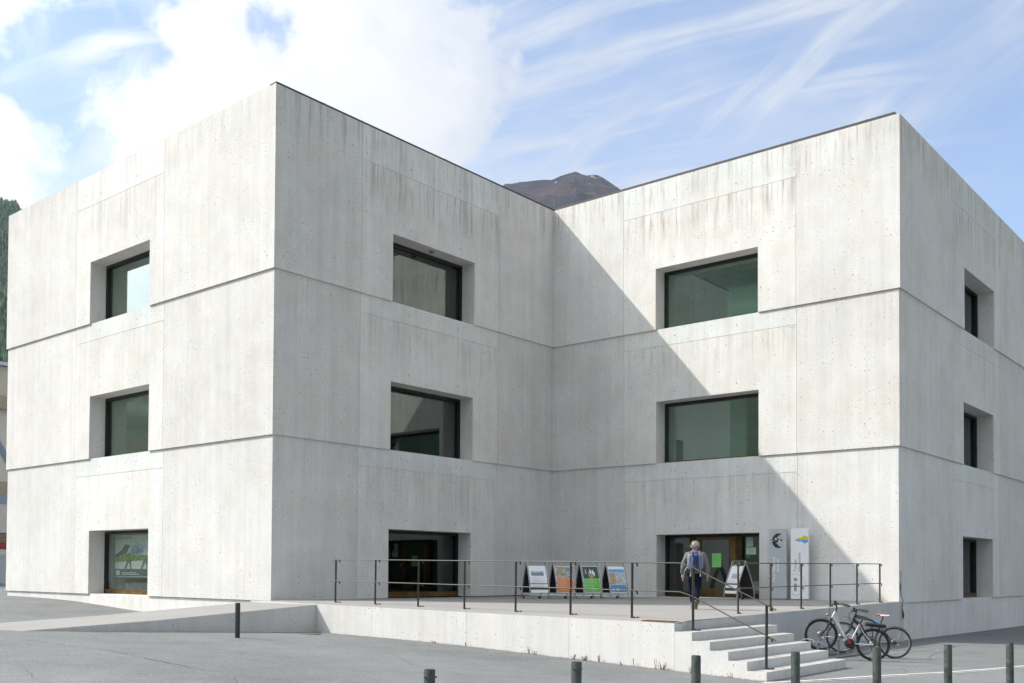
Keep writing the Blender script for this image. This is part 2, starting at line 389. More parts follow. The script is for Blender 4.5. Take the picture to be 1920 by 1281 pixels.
# ------------------------------------------------------------------ the building
E_ = .0508; Wd, a, b = 17.7234, 13.9622, 13.7448
ZS = [0.0, 5.0, 10.0274, 15.6172]; OF = [0, E_, 2*E_]; TH = .014; CORE = .95; DREC = .6327
bld = thing('museum_building', 'three storey pale concrete museum of two joined cubes with deep set windows', 'building', (0, 0, 0))
FACES = dict(
    L=dict(pt=lambda s, z, d, o: (-o+d, s, z), rng=lambda o: (-o, Wd+o), j=(5.97, 12.0), win=(6.856, 10.93)),
    M=dict(pt=lambda s, z, d, o: (s, -o+d, z), rng=lambda o: (-o+TH, a-o), j=(3.42, 10.43), win=(4.827, 9.008)),
    R=dict(pt=lambda s, z, d, o: (a-o+d, s, z), rng=lambda o: (-b-o, -o), j=(-10.39, -3.46), win=(-9.006, -4.890)),
    S=dict(pt=lambda s, z, d, o: (s, -b-o+d, z), rng=lambda o: (a-o+TH, a+Wd+o), j=(19.85, 26.1), win=(20.955, 25.108)))
WH = [2.296, 2.315, 2.327]
WH = [2.3267, 2.3152, 2.2958]
def slab(mb, F, o, s0, s1, z0, z1, d0, d1, ztop=None):
    """box on a facade; every face carries UV = (metres along, metres below ztop)"""
    P = FACES[F]['pt']; zt = z1 if ztop is None else ztop
    q = [(s, z, d) for d in (d0, d1) for z in (z0, z1) for s in (s0, s1)]
    vs = [P(s, z, d, o) for s, z, d in q]
    fs = [(0,1,3,2), (4,6,7,5), (0,2,6,4), (1,5,7,3), (0,4,5,1), (2,3,7,6)]
    if F in 'LR': fs = [f[::-1] for f in fs]
    uvs = [[(q[i][0], zt - q[i][1]) if k == 0 else (0, 0) for i in f] for k, f in enumerate(fs)]
    mb.add(vs, fs, uvs)
def wet(o, v): o['wet'] = float(v); return o
rnd = random.Random(3)
JO = .007
for F, D in FACES.items():
    for k in range(3):
        o = OF[k]; z0, z1 = ZS[k], ZS[k+1]; s0, s1 = D['rng'](o); j0, j1 = D['j']; w0, w1 = D['win']; zw = z0+WH[k]; zb = z1-(1.17 if k == 2 else .64)
        zt_ = z1
        side = MB(); slab(side, F, o, s0, j0-JO, z0, zt_, 0, TH); a1 = side.build('concrete_panel', MC, bld)
        side = MB(); slab(side, F, o, j1+JO, s1, z0, zt_, 0, TH); a2 = side.build('concrete_panel', MC, bld)
        mid_ = (j0+j1)/2; 
        mb = MB(); slab(mb, F, o, j0+JO, mid_-.002, zw, zb-JO, 0, TH, zb); slab(mb, F, o, j0+JO, w0, z0, zw, 0, TH, zb); a3 = mb.build('concrete_panel', MC, bld)
        mb = MB(); slab(mb, F, o, mid_+.002, j1-JO, zw, zb-JO, 0, TH, zb); slab(mb, F, o, w1, j1-JO, z0, zw, 0, TH, zb); a4 = mb.build('concrete_panel', MC, bld)
        mb = MB(); slab(mb, F, o, j0+JO, mid_-.002, zb+JO, zt_, 0, TH); a5 = mb.build('lintel_panel', MC, bld)
        mb = MB(); slab(mb, F, o, mid_+.002, j1-JO, zb+JO, zt_, 0, TH); a6 = mb.build('lintel_panel', MC, bld)
        for p_ in (a1, a2):
            v = rnd.uniform(.91, .97); p_.color = (v, v, v*.995, 1); wet(p_, (1.0 if k == 2 else .22) * (.9 if F != 'L' else .35))
        v = rnd.uniform(.99, 1.02)
        for p_ in (a3, a4): p_.color = (v*rnd.uniform(.995, 1.005), v, v*.99, 1); wet(p_, (1.1 if k == 2 else .5)*(1 if F != 'L' else .5))
        v = rnd.uniform(.99, 1.05)
        for p_ in (a5, a6): p_.color = (v*.965, v*1.0, v*1.0, 1); wet(p_, (.8 if k == 2 else .15)*(1 if F != 'L' else .4))
        if k == 0: 
            for p_ in (a1, a2, a3, a4, a5, a6): p_.color = (p_.color[0]*1.01, p_.color[1]*1.02, p_.color[2]*1.035, 1)
        # the wall behind
        c0, c1 = {'L': (-o+TH, Wd+o), 'M': (-o+CORE, a-o+CORE), 'R': (-b-o+TH, -o), 'S': (a-o+CORE, a+Wd+o)}[F]
        mb = MB()
        slab(mb, F, o, c0, w0, z0, zt_, TH, CORE); slab(mb, F, o, w1, c1, z0, zt_, TH, CORE); slab(mb, F, o, w0, w1, zw, zt_, TH, CORE)
        mb.build('wall', MC, bld)
        # window
        wn = MB(); fwd = .075
        slab(wn, F, o, w0, w0+fwd, z0, zw, DREC, DREC+.14); slab(wn, F, o, w1-fwd, w1, z0, zw, DREC, DREC+.14)
        slab(wn, F, o, w0+fwd, w1-fwd, zw-.10, zw, DREC, DREC+.14)
        isdoor = (F == 'R' and k == 0)
        win = wn.build('entrance' if isdoor else 'window', MFR, bld)
        sb = MB(); sh_ = .17 if k == 0 else (.11 if k == 1 else .05); slab(sb, F, o, w0+fwd, w1-fwd, z0, z0+sh_, DREC-.02, DREC+.15)
        if not isdoor: sb.build('sill', MBZ if k < 2 and F in 'LMR' else MBZD, win)
        if not isdoor:
            pn = MB(); slab(pn, F, o, w0+fwd, w1-fwd, z0+sh_, zw-.10, DREC+.11, DREC+.12)
            pn.build('pane', (MGC if F == 'L' and k == 0 else MGD if F == 'M' and k == 0 else {'L': MGL, 'M': MG, 'R': MGR, 'S': MG}[F]), win)
            tr = MB(); x_ = w0 if F in 'S' else (w1 if F == 'M' else w1)
            slab(tr, F, o, (w1-.02 if F in 'LM' else (w1-.02 if F=='S' else w0+.001)), (w1-.001 if F in 'LMS' else w0+.02), z0+.001, zw-.001, DREC-.012, DREC)
            if k < 3: tr.build('frame_edge', MBZD, win)
        # room behind the glass
        dp = {'L': 2.6, 'M': 3.0, 'R': 2.2, 'S': 3.0}[F]
        rm = MB(); P = D['pt']
        e0, e1 = w0-.3, w1+.3
        slab(rm, F, o, e0, e1, z0-.0+.012, z0+.02, CORE, CORE+dp); slab(rm, F, o, e0, e1, zw+.3, zw+.32, CORE, CORE+dp)
        slab(rm, F, o, e0-.02, e0, z0+.012, zw+.32, CORE, CORE+dp); slab(rm, F, o, e1, e1+.02, z0+.012, zw+.32, CORE, CORE+dp); slab(rm, F, o, e0, e1, z0+.012, zw+.32, CORE+dp, CORE+dp+.02)
        if F == 'R' and k > 0:
            pt_ = MB(); slab(pt_, F, o, (e0+.05 if k == 2 else e0+1.6), (e0+2.3 if k == 2 else e1-.05), z0+.03, (zw-.75 if k == 2 else zw+.28), CORE+.75, CORE+.83); pt_.build('partition', MWALLP, win)
            lp_ = MB(); slab(lp_, F, o, w0+.6, w1-.6, zw+.22, zw+.27, CORE+.3, CORE+.38); lp_.build('lamp_track', MFR, win)
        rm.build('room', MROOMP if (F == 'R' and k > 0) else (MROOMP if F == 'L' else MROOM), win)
# roof, coping, plinth and hidden faces
o = OF[2]
def outline(o): return [(-o, -o), (a-o, -o), (a-o, -b-o), (a+Wd+o, -b-o), (a+Wd+o, -b+Wd+o), (Wd+o, -b+Wd+o), (Wd+o, Wd+o), (-o, Wd+o)]
poly = outline(o-.2)
MB().prism(poly[::-1], (0,0,ZS[3]-.3), (1,0,0), (0,1,0), (0,0,.28)).build('roof', MCI, bld)
cp = MB()
zc = ZS[3]; 
cp.box((-o+.035, -o+.035, zc), (a-o+.3, -o+.35, zc+.085))
cp.box((a-o+.035, -b-o+.16, zc), (a-o+.35, -o+.03, zc+.11))
cp.box((-o+.06, -o+.355, zc), (-o+.35, Wd-.3, zc+.05))
cp.box((a-o+.36, -b-o+.16, zc), (a+Wd-.3, -b-o+.5, zc+.05))
cp.build('roof_edge', MCI, bld)
hid = MB()
for k in range(3):
    o_ = OF[k]; z0, z1 = ZS[k], ZS[k+1]
    hid.box((CORE, Wd+o_-.5, z0), (Wd+o_, Wd+o_, z1)); hid.box((Wd+o_-.5, -b+Wd+o_, z0), (Wd+o_, Wd+o_-.5, z1))
    hid.box((Wd+o_, -b+Wd+o_-.5, z0), (a+Wd+o_, -b+Wd+o_, z1)); hid.box((a+Wd+o_-.5, CORE-b, z0), (a+Wd+o_, -b+Wd+o_-.5, z1))
hid.build('rear_wall', MC, bld)
pj = 0
for s0, s1 in [(0.05, 3.0), (3.0, 6.86), (6.86, 10.93), (10.93, 14.4), (14.4, Wd-E_)]:
    mb = MB(); mb.box((E_, s0+.003, -2.2), (1.2, s1-.003, 0)); v = rnd.uniform(.97, 1.04); wet(mb.build('plinth_panel', MC, bld, color=(v, v, v*1.01, 1)), 0)
for s0, s1 in [(a+E_, a+2.6), (a+2.6, 20.0), (20.0, 23.1), (23.1, 26.2), (26.2, a+Wd-E_)]:
    mb = MB(); mb.box((s0+.003, -b+E_, -2.6), (s1-.003, -b+1.2, 0)); v = rnd.uniform(.95, 1.03); wet(mb.build('plinth_panel', MC, bld, color=(v, v, v*1.02, 1)), 0)
MB().box((1.21, E_+.01, -2), (a+E_, Wd-.1, -.06)).build('foundation', MC, bld)
tie = []
for F, D in FACES.items():
    for k in range(3):
        o_ = OF[k]; zb = ZS[k+1]-(1.17 if k == 2 else .64); mid_ = sum(D['j'])/2
        for s_, z_ in ((mid_-1.25, zb+.32), (mid_+1.25, zb+.32), (mid_-1.25, ZS[k]+WH[k]+.32), (mid_+1.25, ZS[k]+WH[k]+.32)):
            q = MB(); P = D['pt']; n_ = 10; vs_ = []
            for d_ in (-.0015, .01):
                for i in range(n_): vs_.append(P(s_+.032*math.cos(2*math.pi*i/n_), z_+.032*math.sin(2*math.pi*i/n_), d_, o_))
            q.add(vs_, [tuple(range(n_))]+[(i, (i+1) % n_, n_+(i+1) % n_, n_+i) for i in range(n_)]); q.build('tie_plug', MPLUG, bld)
q = MB()
for i in range(5): q.box((1.8+i*2.8, -OF[2]+.030, ZS[3]), (1.83+i*2.8, -OF[2]+.36, ZS[3]+.098))
for i in range(5): q.box((a-OF[2]+.030, -2.0-i*2.7, ZS[3]), (a-OF[2]+.36, -1.97-i*2.7, ZS[3]+.122))
q.build('flashing_seam', MCI, bld)
# small fittings on the walls
MB().ball((7.0, .18, ZS[2]+WH[2]-.02), .10, .10, .07).build('soffit_lamp', MCHR, bld, smooth=True)
MB().box((a-E_*0+.10, -b-.03, .42), (a+.22, -b-.002, 1.02)).build('service_cover', MGREY, bld)

# ---- entrance door (face R, ground floor)
xg = a+DREC
ent = [x for x in bpy.data.objects if x.name == 'entrance'][0]
def eb(name, mt, y0, y1, z0, z1, x0=0., x1=.1, par=None): return MB().box((xg+x0, y0, z0), (xg+x1, y1, z1)).build(name, mt, par or ent)
eb('side_light', MG, -5.93, -4.97, .16, 2.22, .10, .11)
eb('side_light', MG, -8.93, -8.06, .16, 2.22, .10, .11)
eb('mullion', MBZD, -6.17, -5.94, 0, 2.22, -.02, .13); eb('mullion', MBZD, -8.05, -7.80, 0, 2.22, -.02, .13)
eb('threshold', MBZD, -5.93, -4.97, 0, .155, -.01, .14); eb('threshold', MBZD, -8.93, -8.06, 0, .155, -.01, .14)
lf = MB()
lf.box((xg+.0, -6.38, .02), (xg+.09, -6.18, 2.22)); lf.box((xg+.0, -7.79, .02), (xg+.09, -7.59, 2.22)); lf.box((xg+.0, -7.589, 2.12), (xg+.09, -6.381, 2.22)); lf.box((xg+.0, -7.589, .02), (xg+.09, -6.381, .34))
dr = lf.build('door', MBZ, ent)
eb('door_pane', MG, -7.589, -6.381, .341, 2.119, .05, .06, dr)
hb = MB(); hb.tube([(xg-.01, -7.66, 1.36), (xg-.07, -7.66, 1.34), (xg-.07, -7.66, 1.06), (xg-.01, -7.66, 1.04)], .022, 8); hb.build('handle', MBZ, dr, smooth=True)
eb('lock', MWHITE, -7.84, -7.78, 1.12, 1.22, -.04, -.021)
MNOTEG = plain('bright_green_paper', (.22, .72, .16), .7, var=.03); MNOTE = plain('pale_green_paper', (.62, .74, .66), .7, var=.05); MDG = plain('dark_green_sticker', (.02, .16, .07), .5)
def notice(label, mt, y0, y1, z0, z1, x=.03, lines=6):
    p = MB().box((xg+x, y0, z0), (xg+x+.003, y1, z1)).build('notice', mt); tag(p, label, 'notice', 'papers on the entrance glass')
    lm = MB(); hh = (z1-z0)
    for i in range(lines):
        zz = z1-hh*(.10+.8*i/lines); wdt = (y1-y0)*rnd.uniform(.35, .85); lm.box((xg+x-.0015, y1-(y1-y0)*.08-wdt, zz-.010), (xg+x-.0001, y1-(y1-y0)*.08, zz-.002))
    if lines: lm.build('printed_lines', MGREYT, p)
    return p
notice('bright green notice taped to the middle of the door glass', MNOTEG, -7.20, -6.83, 1.12, 1.63, .046, 9)
notice('tall pale notice at the top of the glass right of the door', MNOTE, -8.43, -8.17, 1.86, 2.20, .09)
notice('wide pale notice in the middle of the glass right of the door', MNOTE, -8.54, -8.16, 1.58, 1.83, .09)
notice('small dark green square sticker below the notices right of the door', MDG, -8.34, -8.17, 1.44, 1.56, .09, 0)
notice('colourful narrow notice at the right edge of the entrance glass', plain('ochre_print', (.45, .30, .08), .6), -8.80, -8.68, 1.80, 2.08, .09, 0)
notice('plain pale notice under the colourful one by the opening edge', MNOTE, -8.80, -8.68, 1.55, 1.78, .09, 3)
wt_ = thing('window_plant', 'small green leafy plants low behind the glass left of the door', 'plant', (xg+.3, -5.5, .16))
pb = MB()
for i in range(40):
    x_, y_ = rnd.uniform(-.05, .05), rnd.uniform(-.38, .38); h_ = rnd.uniform(.05, .2); an = rnd.uniform(0, 6.28)
    pb.add([(x_, y_, 0), (x_+.02*math.cos(an), y_+.05*math.sin(an), h_*.6), (x_+.03*math.cos(an), y_+.06*math.sin(an), h_)], [(0, 1, 2)])
pb.build('leaves', plain('plant_green', (.05, .13, .05), .6), wt_)

# ---- poster behind the ground floor window of the sunlit left face
pst = thing('mountain_poster', 'large poster of an alpine view behind the ground floor window at the left', 'poster', (.82, 8.3, 0))
px_ = .99
MPB = plain('pale_green_print', (.66, .76, .70), .5, var=.06); MSKY = plain('sky_print', (.34, .50, .74), .5, var=.3, scale=5); MROCK = plain('rock_print', (.32, .35, .40), .5, var=.6, scale=14)
MMEA = plain('meadow_print', (.26, .36, .10), .5, var=.6, scale=12); MGRV = plain('gravel_print', (.80, .84, .84), .5, var=.2, scale=16); MLEG = plain('leg_print', (.25, .20, .18), .6); MDARK = plain('slate_print', (.12, .16, .16), .5)
def pr(name, mt, polyyz, dx): 
    MB().prism([(y, z) for y, z in polyyz], (px_-dx, 0, 0), (0, 1, 0), (0, 0, 1), (.0012, 0, 0)).build(name, mt, pst, world=True)
pr('sheet', MPB, [(10.82, .62), (6.9, .62), (6.9, 2.18), (10.82, 2.18)], 0)
pr('slate_band', MDARK, [(10.80, .65), (6.92, .65), (6.92, .92), (10.80, .92)], .0020)
pr('gravel_band', MGRV, [(10.80, .93), (6.92, .94), (6.92, 1.24), (9.2, 1.22), (10.80, 1.16)], .0020)
pr('meadow_band', MMEA, [(10.80, 1.17), (9.2, 1.23), (6.92, 1.25), (6.92, 1.45), (8.7, 1.42), (9.7, 1.55), (10.80, 1.32)], .0020)
pr('grey_slope', MDARK, [(10.80, 1.33), (10.0, 1.50), (9.75, 1.80), (10.1, 1.84), (10.4, 1.60), (10.80, 1.45)], .0020)
el = [(9.25+.50*math.cos(R(t)), 1.63+.21*math.sin(R(t))) for t in range(0, 360, 15)]
pr('oval_sky', MSKY, el, .0045)
pr('oval_peaks', MROCK, [(9.70, 1.55), (9.58, 1.68), (9.45, 1.62), (9.33, 1.76), (9.2, 1.66), (9.08, 1.70), (8.86, 1.55), (9.25, 1.45)], .0065)
pr('pink_sash', plain('pink_print', (.72, .46, .46), .5), [(9.4, 1.90), (8.8, 1.80), (8.3, 1.62), (8.3, 1.50), (8.72, 1.72), (9.4, 1.86)], .0065)
for dx_ in (0, -1.13):
    pr('leg', MLEG, [(9.90+dx_, 1.30), (9.62+dx_, 1.30), (9.66+dx_, 1.06), (9.58+dx_, .80), (9.68+dx_, .80), (9.75+dx_, 1.06), (9.81+dx_, 1.18), (9.93+dx_, 1.02), (10.08+dx_, .84), (10.16+dx_, .88), (10.02+dx_, 1.10)], .0065)
MOL = plain('olive_letter', (.30, .34, .16), .6)
text('ILS PARCS SVIZZERS', .125, (px_-.004, 10.74, 2.04), (0, -1, 0), (0, 0, 1), MOL, 'title_line', pst)
text('NOBLA EN NOSSA', .125, (px_-.004, 10.74, 1.90), (0, -1, 0), (0, 0, 1), MWHITE, 'title_line', pst)
pr('printed_line', MWHITE, [(10.3, .77), (9.3, .77), (9.3, .80), (10.3, .80)], .0065)
pr('printed_line', MWHITE, [(10.3, .71), (9.1, .71), (9.1, .74), (10.3, .74)], .0065)
pr('emblem', MWHITE, [(10.72, .69), (10.45, .69), (10.45, .87), (10.72, .87)], .0065)

# ------------------------------------------------------------------ terrace, steps, ramp
XW, YT, ZT, RH, RG, RH0, XR = -.825, -14.218, -.095, .171, .395, .165, 3.122
ter = thing('entrance_terrace', 'raised pale concrete terrace in front of the entrance with a low wall', 'terrace', (0, 0, 0))
yside = lambda x: YT + (x-XW)*(.42/15.0)
tm = MB(); xs = [XW, -.5, -.2, 1.5, 3.122, 6, 9, 12, a+E_]; ys_n = 12
rows = []
for i in range(ys_n+1):
    rows.append([])
    for x in xs:
        y1 = yside(x); y0 = -.0 if x > -.1 else -.15
        y0 = E_*.0 - (0 if x > -.0 else .15)
        y = y0 + (y1-y0)*i/ys_n; rows[-1].append(len(tm.v)); tm.v.append((x, y if x > -.1 else y, tz(x, y)))
for i in range(ys_n):
    for k in range(len(xs)-1): tm.f.append([rows[i][k], rows[i+1][k], rows[i+1][k+1], rows[i][k+1]])
def paving():
    m, t = mat('terrace_screed')
    pos = t.n('ShaderNodeNewGeometry').outputs['Position']
    f = t.m('ADD', t.m('MULTIPLY', t.m('SUBTRACT', t.noise(pos, .5, 5), .5), .30), t.m('MULTIPLY', t.m('SUBTRACT', t.noise(pos, 40, 4, .7), .5), .35))
    br = t.m('ADD', 1.0, f)
    c = t.mix(1.0, (.245, .238, .224, 1), t.n('ShaderNodeCombineColor', {0: br, 1: br, 2: br}).outputs[0], 'MULTIPLY')
    b = t.n('ShaderNodeBsdfPrincipled', {'Base Color': c, 'Roughness': .85, 'Specular IOR Level': .3})
    t.n('ShaderNodeOutputMaterial', {0: b.outputs[0]}); return m
MPAV = paving(); MTREAD = plain('worn_tread', (.35, .345, .325), .85, var=.16, scale=9)
tp_ = tm.build('paving', MPAV, ter)
# front wall in cast lengths, side wall
cuts = [-.15, -3.1, -5.3, -8.6, -11.6, YT]
for y0, y1 in zip(cuts[:-1], cuts[1:]):
    mb = MB(); t0, t1 = tz(XW, y0), tz(XW, y1); zb0 = -2.0
    q = [(XW, y0-.003), (XW, y1+.003), (XW+.3, y1+.003), (XW+.3, y0-.003)]
    vs = [(x, y, zb0) for x, y in q] + [(q[0][0], q[0][1], t0-.001), (q[1][0], q[1][1], t1-.001), (q[2][0], q[2][1], t1-.012), (q[3][0], q[3][1], t0-.012)]
    mb.add(vs, [(0,3,2,1), (4,5,6,7), (0,1,5,4), (1,2,6,5), (2,3,7,6), (3,0,4,7)])
    v = rnd.uniform(.99, 1.05); wet(mb.build('wall_panel', MCP, ter, color=(v, v, v*.995, 1)), 0)
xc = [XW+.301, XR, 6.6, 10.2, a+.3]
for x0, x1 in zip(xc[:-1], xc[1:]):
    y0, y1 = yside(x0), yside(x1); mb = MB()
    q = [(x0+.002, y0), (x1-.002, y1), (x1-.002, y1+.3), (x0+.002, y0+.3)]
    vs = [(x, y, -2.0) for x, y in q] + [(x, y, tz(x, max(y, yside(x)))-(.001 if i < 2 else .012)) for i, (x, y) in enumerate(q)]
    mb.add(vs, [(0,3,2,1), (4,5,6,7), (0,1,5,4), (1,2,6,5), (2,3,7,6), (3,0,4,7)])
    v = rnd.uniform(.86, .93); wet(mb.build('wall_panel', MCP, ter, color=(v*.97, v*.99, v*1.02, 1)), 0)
# small end piece of the front wall face beside the steps (top riser)
mb = MB(); mb.box((XW, YT, -2.0), (XW+.3, YT-.0+.003, ZT-.006))
# steps: each a solid of its own
st = thing('entrance_steps', 'flight of six broad pale concrete steps at the terrace corner', 'steps', (XW, YT, -1.1))
for k in range(5):
    zt = ZT-RH0-k*RH; y0 = YT-k*RG; mb = MB()
    mb.box((XW+(.0), y0-RG, -2.2), (XR, y0-.001 if k else YT-.001, zt))
    v = rnd.uniform(1.0, 1.05); so_ = wet(mb.build('step', MCP, st, world=True, color=(v, v, v*.985, 1)), 0); so_.data.materials.append(MTREAD)
    for p in so_.data.polygons:
        if p.normal.z > .8: p.material_index = 1
# ramp
rz = lambda x: .03+.055*x if x > -5.6 else -.278+.0385*(x+5.6)
rp = MB(); xr_ = [XW-.002, -2.4, -4.0, -5.6, -7.2, -8.9]
for k in range(len(xr_)-1):
    x0, x1 = xr_[k], xr_[k+1]; vs = []
    for x in (x0, x1):
        for y in (-3.10, -.15):
            vs += [(x, y, rz(x)), (x, y, -1.6)]
    rp.add(vs, [(0,4,6,2), (0,1,5,4), (2,6,7,3), (1,3,7,5)] + ([(4,5,7,6)] if k == len(xr_)-2 else []) + ([(0,2,3,1)] if k == 0 else []))
rpo = rp.build('entrance_ramp', MCP); tag(rpo, 'long low concrete wheelchair ramp rising from the left to the terrace', 'ramp'); wet(rpo, 0); rpo.color = (.97, .97, .97, 1)
rpo.data.materials.append(MPAV)
for p in rpo.data.polygons:
    if abs(p.normal.z) > .8: p.material_index = 1
gr = MB()
for i in range(16):
    y = -13.42-.045*i; gr.box((XW+.08, y-.012, tz(-.6, y)+.002), (XW+.36, y+.012, tz(-.6, y)+.014))
gr.box((XW+.06, -14.14, tz(-.6, -13.7)-.004), (XW+.38, -13.40, tz(-.6, -13.7)+.006))
tag(gr.build('drain_grate', plain('rust', (.19, .085, .045), .8, .2, var=.4, scale=20)), 'narrow rusty grate set in the terrace edge above the steps', 'grate')

# ------------------------------------------------------------------ railings
def post(par, x, y, z0, h, ang, lower=True):
    """flat steel post in two halves with hooked brackets; ang = direction in which hooks and foot point"""
    c, s = math.cos(ang), math.sin(ang); u = Vector((c, s, 0)); v = Vector((-s, c, 0)); P = Vector((x, y, z0)); hm = h*.48
    m = MB()
    m.obox(P+Vector((0,0,hm/2+.006)), v*.016, u*.024, Vector((0,0,hm/2)))
    m.obox(P+u*.006+Vector((0,0,(h+hm)/2)), v*.0155, u*.024, Vector((0,0,(h-hm)/2-.012)))
    po = m.build('post', MRAIL, par, world=True)
    f = MB(); f.obox(P+u*.075+Vector((0,0,.007)), u*.085, v*.032, Vector((0,0,.007)))
    for q in (.05, .125): f.obox(P+u*q+Vector((0,0,.024)), u*.012, v*.012, Vector((0,0,.011)))
    f.build('foot_plate', MRAIL, po, world=True)
    for hh in (h-.005, hm+.02):
        b_ = MB(); pts = [P+Vector((0,0,hh-.03)), P+u*.03+Vector((0,0,hh-.004)), P+u*.085+Vector((0,0,hh-.008)), P+u*.112+Vector((0,0,hh-.035)), P+u*.115+Vector((0,0,hh-.085))]
        b_.tube([tuple(p) for p in pts], .018, 6); b_.build('bracket', MRAIL, po, world=True)
def rail(par, pts, r=.018): MB().tube(pts, r, 8, flat=(1.25, .7)).build('rail', MRAIL, par, smooth=True, world=True)
HR = 1.19
lr = thing('terrace_railing', 'long dark steel railing along the front edge of the terrace and down the steps', 'railing', (-.27, -8, 0), 0, 'steel railings of the terrace')
XP = -.27
pys = [-3.24, -4.84, -6.44, -8.03, -9.65, -11.24, -12.86]
for y in pys: post(lr, XP, y, tz(XP, y), HR+.01, R(-47))
zt0 = lambda y, f: tz(XP, y)+HR*f
ytop = -14.02
s1y, s2y = -14.33, -15.93
z_s1 = ZT-RH0; z_s2 = ZT-RH0-4*RH
post(lr, XP, s1y, z_s1, HR+.12, R(-47)); post(lr, XP, s2y, z_s2, HR+.06, R(-47))
rail(lr, [(XP, -3.12, zt0(-3.12, 1.0))] + [(XP, y, zt0(y, 1)) for y in pys[1:]] + [(XP, ytop, zt0(ytop, 1)), (XP, s1y, z_s1+HR+.10), (XP, s2y-.20, z_s2+HR-.03)])
rail(lr, [(XP, -3.12, zt0(-3.12, .5))] + [(XP, y, zt0(y, .5)) for y in pys[1:]] + [(XP, ytop, zt0(ytop, .5)), (XP, s1y, z_s1+HR*.5+.10), (XP, s2y-.20, z_s2+HR*.5-.03)])
rr_ = thing('terrace_railing', 'shorter dark steel railing on the shaded terrace edge right of the steps', 'railing', (8, -13.6, 0), 0, 'steel railings of the terrace')
YP = -13.6; pxs = [3.19, 4.95, 6.79, 8.75, 10.75, 12.65]
for x in pxs: post(rr_, x, YP, tz(x, YP), HR+.01, R(-133))
rail(rr_, [(3.10, YP, tz(3.1, YP)+HR)] + [(x, YP, tz(x, YP)+HR) for x in pxs[1:-1]] + [(12.75, YP, tz(12.7, YP)+HR)])
rail(rr_, [(3.10, YP, tz(3.1, YP)+HR*.5)] + [(x, YP, tz(x, YP)+HR*.5) for x in pxs[1:-1]] + [(12.75, YP, tz(12.7, YP)+HR*.5)])

# ------------------------------------------------------------------ bollards
def bollard(x, y, ztop, r, mt, label, pins):
    zg = ground(x, y); h = ztop-zg; t = thing('bollard', label, 'bollard', (x, y, zg), rnd.uniform(0, 1), 'steel bollards along the forecourt')
    m = MB(); m.lathe([(r, -.1), (r, h-.012), (r*.96, h-.003)], n=24); m.build('tube', mt, t, smooth=True)
    c = MB(); c.lathe([(r*.93, h-.004), (r*.93, h+.003), (r*.8, h+.005)], n=24); c.build('cap', MBOLD, t, smooth=True)
    if pins:
        for an in (R(150), R(-60)):
            q = MB(); q.tube([(r*.9*math.cos(an), r*.9*math.sin(an), h-.07), ((r+.016)*math.cos(an), (r+.016)*math.sin(an), h-.07)], .008, 8); q.build('bolt', MRAIL, t)
for x, y, z, lab, pn in [(-11.83, -17.98, .01, 'green grey steel bollard, leftmost of the near row, with a bolt on its side', 1), (-10.31, -18.58, .02, 'green grey steel bollard in front of the dry weeds at the terrace wall', 1),
    (-8.43, -18.90, -.01, 'green grey steel bollard in front of the left end of the steps', 0), (-6.99, -19.45, -.02, 'green grey steel bollard before the lowest step', 0), (-5.50, -19.90, -.02, 'green grey steel bollard in front of the bicycle wheels', 0),
    (-3.89, -20.31, -.05, 'green grey steel bollard second from the right in the near row', 0), (-2.11, -20.68, -.09, 'green grey steel bollard at the far right of the near row', 0)]:
    bollard(x, y, z, .0535, MBOL, lab, pn)
bollard(-5.05, -5.44, .175, .057, MBOLD, 'dark lone bollard in front of the ramp wall', 0)

# kerb strip, manhole, weeds
kb = [(-1.2, -16.4), (-.35, -16.64), (1.62, -17.35), (3.68, -18.17), (5.05, -18.55), (6.7, -18.91), (12, -20.3), (25, -23)]
def kerbpts():
    out = []
    for (x0, y0), (x1, y1) in zip(kb[:-1], kb[1:]):
        L_ = math.hypot(x1-x0, y1-y0); n_ = max(1, round(L_/.75))
        for i in range(n_): out.append(((x0+(x1-x0)*i/n_, y0+(y1-y0)*i/n_), (x0+(x1-x0)*(i+1)/n_, y0+(y1-y0)*(i+1)/n_)))
    return out
MK = concrete('kerb_stone', (.50, .50, .48), (.46, .44, .40), stain=False, tone=.16); MKD = plain('joint_tar', (.02, .022, .024), .7)
ks = thing('kerb', 'row of pale kerb stones with a dark joint across the asphalt at lower right', 'kerb', (3, -17.8, -1.15))
for (x0, y0), (x1, y1) in kerbpts():
    d = Vector((x1-x0, y1-y0, 0)); L_ = d.length; d.normalize(); nn = Vector((-d.y, d.x, 0)); mx, my = (x0+x1)/2, (y0+y1)/2; zz = ground(mx, my)
    dz = Vector((0, 0, (ground(x1, y1)-ground(x0, y0))/2)); j = rnd.uniform(-.006, .006)
    q = MB(); q.obox(Vector((mx, my, zz-.03))+nn*(.10+j), d*(L_/2-.006)+dz, nn*.055, Vector((0,0,.038+rnd.uniform(-.003, .003)))); wet(q.build('kerb_stone', MK, ks, world=True, bevel=.004, color=(1, 1, 1, 1)), 0)
q = MB()
for (x0, y0), (x1, y1) in kerbpts():
    d = Vector((x1-x0, y1-y0, 0)); L_ = d.length; d.normalize(); nn = Vector((-d.y, d.x, 0)); mx, my = (x0+x1)/2, (y0+y1)/2; dz = Vector((0, 0, (ground(x1, y1)-ground(x0, y0))/2))
    q.obox(Vector((mx, my, ground(mx, my)-.02)), d*(L_/2)+dz, nn*.04, Vector((0,0,.024)))
q.build('joint', MKD, ks, world=True)
q = MB()
